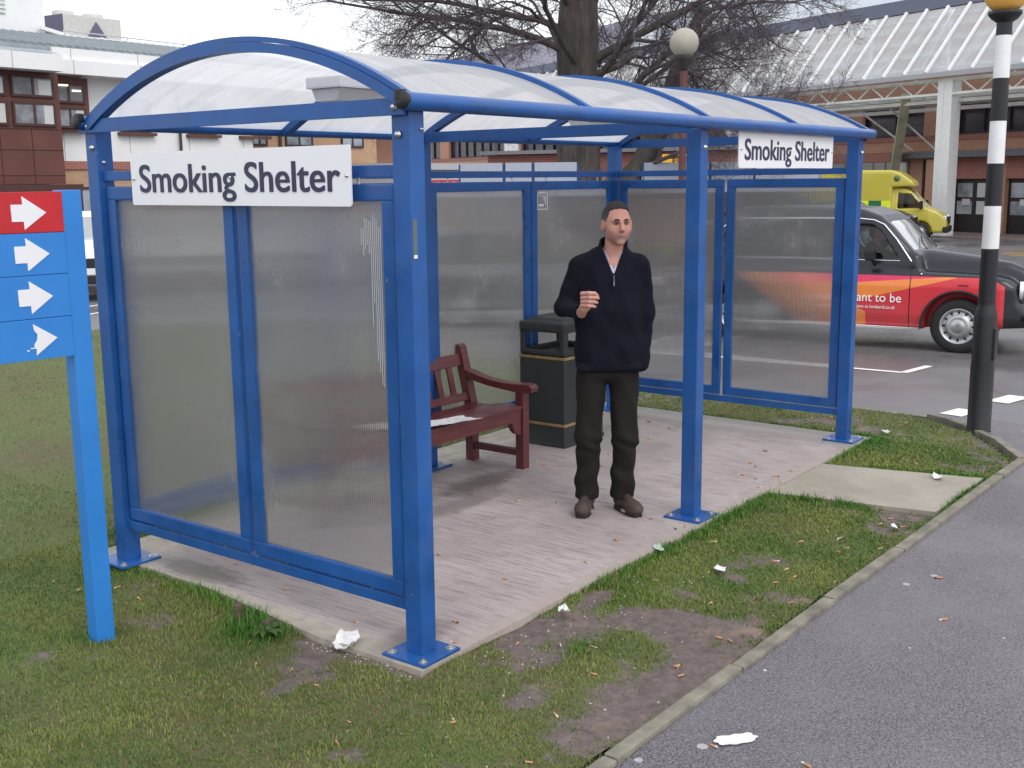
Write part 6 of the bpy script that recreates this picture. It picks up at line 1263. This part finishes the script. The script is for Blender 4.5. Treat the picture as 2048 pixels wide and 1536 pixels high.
m = MB(); m.box(-30, 55.5, -.6, .35, 8.78, 9.35); rp_(m, 'roof_fascia', mat('slate_blue_fascia', (.13, .145, .20), .5))
g = NT('pale_ribbed_roof'); q = g.xyz(); rb_ = g.math('FRACT', g.math('MULTIPLY', q[0], 3.2)); ln = g.math('LESS_THAN', rb_, 0.22); nn_ = g.noise(.25, 5, .6); g.l(g.mix(ln, g.mix(g.rng(nn_, .3, .7), (.36, .40, .44), (.45, .48, .52)), (.26, .29, .34)), g.p.inputs['Base Color']); g.p.inputs['Roughness'].default_value = .5; paler = g.m
m = MB(); m.add([(-30, .3, 9.36), (28, .3, 9.36), (28, -9, 13.1), (-30, -9, 13.1)], [(0, 1, 2, 3)]); rp_(m, 'pale_roof', paler)
slate = mat('purple_grey_slate', (.175, .165, .215), .7, var=.18, vscale=.6)
m = MB(); m.add([(28, .3, 9.36), (56, .3, 9.36), (56, -4, 11.9), (54, -9, 13.1), (28, -9, 13.1)], [(0, 1, 2, 3, 4)]); rp_(m, 'slate_roof', slate)
# forecourt
m = MB(); m.box(-34, 9, 0.0, 3.4, -1.2, -0.42); fo = m.build('forecourt', fm); fo.location = P0; fo.rotation_euler = (0, 0, UA); tag(fo, kind='structure')
# ---- glazed entrance canopy ----
CN = empty('glazed_canopy', P0, UA, 'large sloping glass entrance canopy on a lattice truss and white columns', 'canopy')
wsteel = mat('white_steel', (.74, .75, .76), .4, var=.06); ostl = mat('weathered_white_steel', (.66, .67, .65), .5, var=.15, vscale=2)
gc = NT('canopy_glass'); gc.t.nodes.remove(gc.p); a1 = gc.n('BsdfTransparent'); a1.inputs[0].default_value = (.93, .97, .97, 1); a2 = gc.n('BsdfTranslucent'); a2.inputs[0].default_value = (.86, .92, .94, 1); a3 = gc.n('BsdfDiffuse'); a3.inputs[0].default_value = (.82, .86, .90, 1)
x1 = gc.n('MixShader'); x1.inputs[0].default_value = .40; gc.l(a2.outputs[0], x1.inputs[1]); gc.l(a3.outputs[0], x1.inputs[2]); x2 = gc.n('MixShader'); gc.l(gc.rng(gc.noise(.5, 4, .6), .3, .7, .72, .86), x2.inputs[0]); gc.l(a1.outputs[0], x2.inputs[1]); gc.l(x1.outputs[0], x2.inputs[2]); gc.l(x2.outputs[0], gc.out.inputs['Surface'])
y0c, z0c, y1c, z1c = 3.4, 5.85, 1.0, 8.62
m = MB(); m.add([(-12, y0c, z0c), (36, y0c, z0c), (36, y1c, z1c), (-12, y1c, z1c)], [(0, 1, 2, 3)]); m.build('glass_slope', gc.m, CN)
for k in range(44):
    x = -10.95 + k * 1.065; m = MB(); m.beam((x, y0c + .05, z0c + .03), (x, y1c + .05, z1c + .06), .09, .10); m.build('glazing_rib', wsteel, CN)
m = MB(); [m.beam((-12, y0c + (y1c - y0c) * t - .12, z0c + (z1c - z0c) * t - .1), (36, y0c + (y1c - y0c) * t - .12, z0c + (z1c - z0c) * t - .1), .08, .08) for t in (.12, .33, .55, .77, .93)]; m.build('purlins', wsteel, CN)
m = MB(); 
for k in range(12): x = -12 + k * 4; m.beam((x, y0c - .3, z0c), (x + 2, y1c - .3, z1c), .10, .10); m.beam((x + 2, y1c - .3, z1c), (x + 4, y0c - .3, z0c), .10, .10)
m.build('wind_bracing', wsteel, CN)
m = MB(); m.box(-12, 36, y0c - .05, y0c + .22, z0c - .20, z0c + .0, .02); m.build('gutter', mat('grey_gutter', (.36, .37, .40), .5), CN)
tr = MB(); tr.tube([(-12, 3.2, 5.55), (36, 3.2, 5.55)], .07, 8); tr.tube([(-12, 3.2, 5.02), (36, 3.2, 5.02)], .07, 8); tr.tube([(-12, 1.6, 5.05), (36, 1.6, 5.05)], .07, 8)
for k in range(32):
    x = -12 + k * 1.5; tr.tube([(x, 3.2, 5.02), (x + .75, 3.2, 5.55)], .035, 6); tr.tube([(x + .75, 3.2, 5.55), (x + 1.5, 3.2, 5.02)], .035, 6); tr.tube([(x, 3.2, 5.02), (x + .75, 1.6, 5.05)], .03, 6); tr.tube([(x + .75, 1.6, 5.05), (x + 1.5, 3.2, 5.02)], .03, 6)
    if k % 3 == 0: tr.tube([(x, 3.2, 5.55), (x, 1.1, 8.5)], .045, 6)
tr.build('lattice_truss', ostl, CN)
m = MB(); m.box(-12, 36, 1.4, 2.9, 4.72, 4.86); m.build('soffit_beam', ostl, CN)
m = MB(); m.box(-12, 36, .75, 1.0, 4.55, 4.70); m.build('soffit_edge', wsteel, CN)
for (x, y, zb, r) in ((-.05, 3.0, -.65, .34), (-3.9, .9, -.60, .18), (12.5, 3.0, -.6, .30)):
    m = MB(); m.box(x - r, x + r, y - r * .8, y + r * .8, zb, 5.6 if r > .2 else 4.6, .03)
    if r > .2: m.box(x + r * .1, x + r * .22, y + r * .8, y + r * .8 + .03, zb, 5.6)
    m.build('column', wsteel if r > .2 else mat('grey_column', (.42, .42, .42), .5), CN)
for (xa, xb) in ((2.35, 4.9), (12, 15)):
    m = MB(); m.beam((xa - .3, 3.0, 5.1), (xb, .3, 1.9), .36, .30); m.build('raking_strut', mat('weathered_cream_steel', (.40, .41, .30), .55, var=.3, vscale=2), CN)
    m = MB(); m.beam((xa + .9, 2.6, 4.7), (xa + .4, .3, 3.0), .07, .07); m.beam((xa + 2.6, 2.6, 4.7), (xa + 1.6, .3, 3.0), .07, .07); m.build('tie_rod', ostl, CN)
# ---- low red-brick entrance with yellow sign, behind the tree ----
AE = empty('brick_annexe', (28.5, 17.0, -.45), math.radians(100), 'low orange brick annexe with a white canopy edge, behind the tree and the glass screens', 'building')
m = MB(); m.box(-4.0, 4.5, -3, 0, -.3, 2.55); m.build('wall', orb, AE); m = MB(); m.box(-4.0, 4.5, -3, .03, 2.56, 3.2); m.build('brick_band', rdb, AE)
m = MB(); m.box(-4.2, 4.6, -3.2, .4, 3.22, 3.34); m.build('roof', mat('annexe_roof', (.2, .2, .22), .6), AE)
m = MB(); m.box(1.0, 2.6, .02, .10, .4, 2.2); w_ = m.build('window', mat('grey_frame', (.35, .36, .40), .5), AE); m = MB(); m.box(1.1, 2.5, .10, .11, .5, 2.1); m.build('pane', wg, w_)
yb = mat('yellow_board', (.80, .42, .01), .5)
YS = empty('yellow_sign', (26.60, 13.30, 0), math.radians(-48), 'yellow sign board with black capitals, just above the glass screen behind the globe lamp', 'sign')
m = MB(); m.box(-.62, .62, -.03, .03, 2.30, 2.62); m.build('board', yb, YS); t = text_mesh('lettering', 'EST', .24, blk, YS, .002, .004, 1.0); t.rotation_euler = (PI / 2, 0, 0); t.location = (-.15, -.035, 2.34)
m = MB(); m.tube([(-.5, 0, -.5), (-.5, 0, 2.3)], .04, 8); m.tube([(.5, 0, -.5), (.5, 0, 2.3)], .04, 8); m.build('legs', pipe, YS)
RS = empty('red_sign', (20.0, 16.8, 0), math.radians(-48), 'red sign with white capitals reading CARE CENTRE, just above the back wall frame', 'sign')
m = MB(); m.box(-.56, .48, -.03, .03, 1.70, 1.945); m.build('board', mat('crimson_board', (.62, .02, .05), .5), RS); t = text_mesh('lettering', 'CARE CENTRE', .135, white, RS, .002, .003, 1.0); t.rotation_euler = (PI / 2, 0, 0); t.location = (-.04, -.035, 1.80)
m = MB(); m.tube([(-.4, 0, -.5), (-.4, 0, 1.7)], .03, 8); m.tube([(.4, 0, -.5), (.4, 0, 1.7)], .03, 8); m.build('legs', pipe, RS)
# ---- two glass-screened waiting shelters beyond the road ----
scrn = mat('pale_screen', (.36, .39, .47), .4, var=.04)
def waiting(a, b, top, low, label, nposts=4):
    a = Vector((*a, 0)); b = Vector((*b, 0)); e = empty('waiting_shelter', (a.x, a.y, -.35), math.atan2(b.y - a.y, b.x - a.x), label, 'shelter', 'small glass-screened shelters beyond the road'); Ln = (b - a).length
    e.location.z = -0.33; z = .33
    for k in range(nposts):
        x = Ln * (k + .5) / nposts if k not in (0, nposts - 1) else (0.0 if k == 0 else Ln); m = MB(); m.box(x - .03, x + .03, -.04, .04, 0, top + z - .02); m.build('post', blue, e)
        if k < nposts - 1: 
            x2 = Ln * (k + 1.5) / nposts if k + 1 != nposts - 1 else Ln; m = MB(); m.box(x + .035, x2 - .035, -.012, .012, .4, low + z - .1); m.build('lower_screen', glassm, e)
    xs = [0.0, Ln * 1.5 / nposts, Ln * 2.5 / nposts, Ln]
    for k in range(3): m = MB(); m.box(xs[k] + .025 * (k > 0), xs[k + 1] - .025 * (k < 2), -.09, -.05, low + z - .35, top + z); m.build('roof_edge_screen', scrn, e)
    m = MB(); vs = []; n = 9
    for i in range(n + 1): t = i / n; vs += [(0, -.05 + 1.3 * t, top + z - .05 + .03 * math.sin(PI * t)), (Ln, -.05 + 1.3 * t, top + z - .05 + .03 * math.sin(PI * t))]
    m.add(vs, [(2 * i, 2 * i + 1, 2 * i + 3, 2 * i + 2) for i in range(n)], True); m.build('roof_sheet', blue, e); return e
waiting((11.65, 9.365), (12.82, 7.807), 2.21, 2.0, 'small glass-screened shelter seen over the back wall, left of the tree foot')
waiting((16.15, 8.47), (18.24, 5.74), 2.23, 2.0, 'small glass-screened shelter seen behind the middle post and the far name board')
# ============================================================ bare tree
bark = NT('wet_bark'); n1 = bark.noise(1.0, 6, .7, bark.mapping((7, 7, 1.6))); n2 = bark.noise(1.3, 4)
c = bark.mix(bark.rng(n1, .35, .65), (.045, .036, .038), (.13, .105, .10)); c = bark.mix(bark.rng(n2, .52, .7, 0, .55), c, (.075, .085, .035)); bark.l(c, bark.p.inputs['Base Color']); bark.p.inputs['Roughness'].default_value = .85; bark.l(bark.bump(n1, .8, .03), bark.p.inputs['Normal'])
TR = empty('bare_tree', (15.59, 9.58, -0.35), 0, 'large leafless tree with spreading, drooping branches rising behind the shelter', 'tree')
rt_ = random.Random(21)
segs = {5: ([], []), 4: ([], []), 3: ([], [])}
class Tubes:
    def __init__(s): s.V = []; s.F = []; s.n = 0
    def add(s, pts, rad, k):
        pts = np.asarray(pts); n = len(pts); t = np.gradient(pts, axis=0); t /= np.linalg.norm(t, axis=1)[:, None] + 1e-9
        ref = np.array([0, 0, 1.0]) if abs(t[0, 2]) < .9 else np.array([1.0, 0, 0]); a = np.cross(t, ref); a /= np.linalg.norm(a, axis=1)[:, None] + 1e-9; b = np.cross(t, a)
        ang = 2 * PI * np.arange(k) / k; R = pts[:, None] + (a[:, None] * np.cos(ang)[None, :, None] + b[:, None] * np.sin(ang)[None, :, None]) * np.asarray(rad)[:, None, None]
        s.V.append(R.reshape(-1, 3)); i = np.arange(n - 1)[:, None]; j = np.arange(k)[None]; b0 = s.n
        s.F.append(np.stack([b0 + i * k + j, b0 + i * k + (j + 1) % k, b0 + (i + 1) * k + (j + 1) % k, b0 + (i + 1) * k + j], -1).reshape(-1, 4)); s.n += n * k
TB_ = Tubes(); TL = Tubes()
def branch(p, d, ln, r, lev):
    """a wandering branch that rises, then droops, throwing side shoots"""
    if lev > 5 or ln < .12: return
    n = max(4, int(ln / (.34 if lev < 3 else .16))); step = ln / n; pts = [p.copy()]; dirs = []
    d = d.copy(); droop = {1: -.010, 2: -.035, 3: -.03, 4: .02, 5: .05}[lev]
    for i in range(n):
        d = d + Vector((rt_.gauss(0, .11), rt_.gauss(0, .11), rt_.gauss(0, .10) + droop * (1.6 if lev > 1 and i < n * .6 else -1.0))); d.normalize(); dirs.append(d.copy()); pts.append(pts[-1] + d * step)
    rad = [max(.0026, r * (1 - .80 * (i / n) ** .9)) for i in range(n + 1)]
    (TL if lev <= 1 else TB_).add([tuple(q) for q in pts], rad, 8 if lev == 1 else (6 if lev == 2 else (4 if lev == 3 else 3)))
    nk = {1: 12, 2: 11, 3: 9, 4: 5, 5: 0}[lev]
    for k in range(nk):
        t = .18 + .80 * (k + rt_.random() * .8) / nk; i = min(n - 1, int(t * n)); q = pts[i] + (pts[i + 1] - pts[i]) * rt_.random(); dd = dirs[i]
        ax = dd.cross(Vector((rt_.gauss(0, 1), rt_.gauss(0, 1), rt_.gauss(0, 1)))).normalized(); nd = (Matrix.Rotation(rt_.uniform(.5, 1.15), 3, ax) @ dd).normalized()
        branch(q, nd, ln * rt_.uniform(.34, .58) * (1.15 - .5 * t), rad[i] * rt_.uniform(.42, .65), lev + 1)
tk = [(0, 0, -.2), (0.02, 0, .6), (0.05, .03, 2.0), (0, .06, 3.4), (-.05, .03, 4.8), (0, 0, 6.4), (.1, .05, 8.4), (.05, .1, 10.5), (.1, 0, 12.6)]
trk = Tubes(); zz = np.linspace(0, len(tk) - 1, 40); pts = np.stack([np.interp(zz, range(len(tk)), [q[i] for q in tk]) for i in range(3)], 1); rad = np.interp(zz, range(len(tk)), [.68, .52, .45, .41, .39, .36, .28, .2, .1]); trk.add(pts, rad * (1 + .04 * np.sin(zz * 5)), 18)
fast_mesh('trunk', np.concatenate(trk.V), np.concatenate(trk.F), bark.m, TR)
cr = (math.sin(YAW), -math.cos(YAW)); cf = (math.cos(YAW), math.sin(YAW))
lim = [(-65, 3.9, 4.9, .17, .40), (-160, 4.6, 5.0, .17, .62), (175, 3.6, 4.4, .13, .35), (12, 3.7, 5.2, .19, .38), (-20, 4.5, 5.4, .19, .55), (35, 4.2, 4.6, .16, .5), (75, 4.8, 4.6, .15, .6), (110, 4.1, 4.0, .14, .5), (150, 5.0, 4.6, .16, .7), (-110, 4.4, 4.4, .14, .6), (-140, 5.4, 4.9, .16, .8), (-5, 5.6, 5.2, .17, .8), (-90, 5.6, 4.2, .14, .9), (30, 6.2, 4.6, .15, 1.0), (-175, 6.2, 4.8, .15, .9), (60, 6.8, 4.2, .13, 1.0), (-50, 6.9, 4.6, .14, 1.0), (0, 3.3, 4.6, .14, .12), (-30, 3.5, 4.2, .13, .25)]
for a, z, ln, r, el in lim:      # azimuth measured from "right in the photo"
    a = math.radians(a); d = Vector((cr[0] * math.cos(a) + cf[0] * math.sin(a), cr[1] * math.cos(a) + cf[1] * math.sin(a), el)).normalized(); p = Vector((0, 0, z)) + Vector((d.x, d.y, 0)) * .25; branch(p, d, ln, r * .47, 1)
# a low limb leaning out to the right from the foot
pl = [Vector((.2 * cr[0], .2 * cr[1], 1.2)), Vector((cr[0] * .6, cr[1] * .6, 1.9)), Vector((cr[0] * 1.15, cr[1] * 1.15, 2.45)), Vector((cr[0] * 1.6, cr[1] * 1.6, 3.3)), Vector((cr[0] * 1.9, cr[1] * 1.9, 4.4)), Vector((cr[0] * 2.3, cr[1] * 2.3, 5.4))]
TL.add([tuple(p) for p in pl], [.30, .27, .24, .20, .15, .08], 10)
for i, (a, ln) in enumerate(((20, 2.6), (-40, 2.4), (160, 2.2), (70, 2.2), (0, 3.0), (-120, 2.0), (40, 2.8), (-15, 2.8))): a = math.radians(a); branch(pl[1 + i % 5], Vector((cr[0] * math.cos(a) + cf[0] * math.sin(a), cr[1] * math.cos(a) + cf[1] * math.sin(a), .15 + .1 * (i % 3))).normalized(), ln, .055, 2)
fast_mesh('limbs', np.concatenate(TL.V), np.concatenate(TL.F), bark.m, TR)
tw = mat('twig_bark', (.12, .098, .11), .85)
fast_mesh('crown', np.concatenate(TB_.V), np.concatenate(TB_.F), tw, TR, smooth=True)
print('TREE', TB_.n, flush=True)
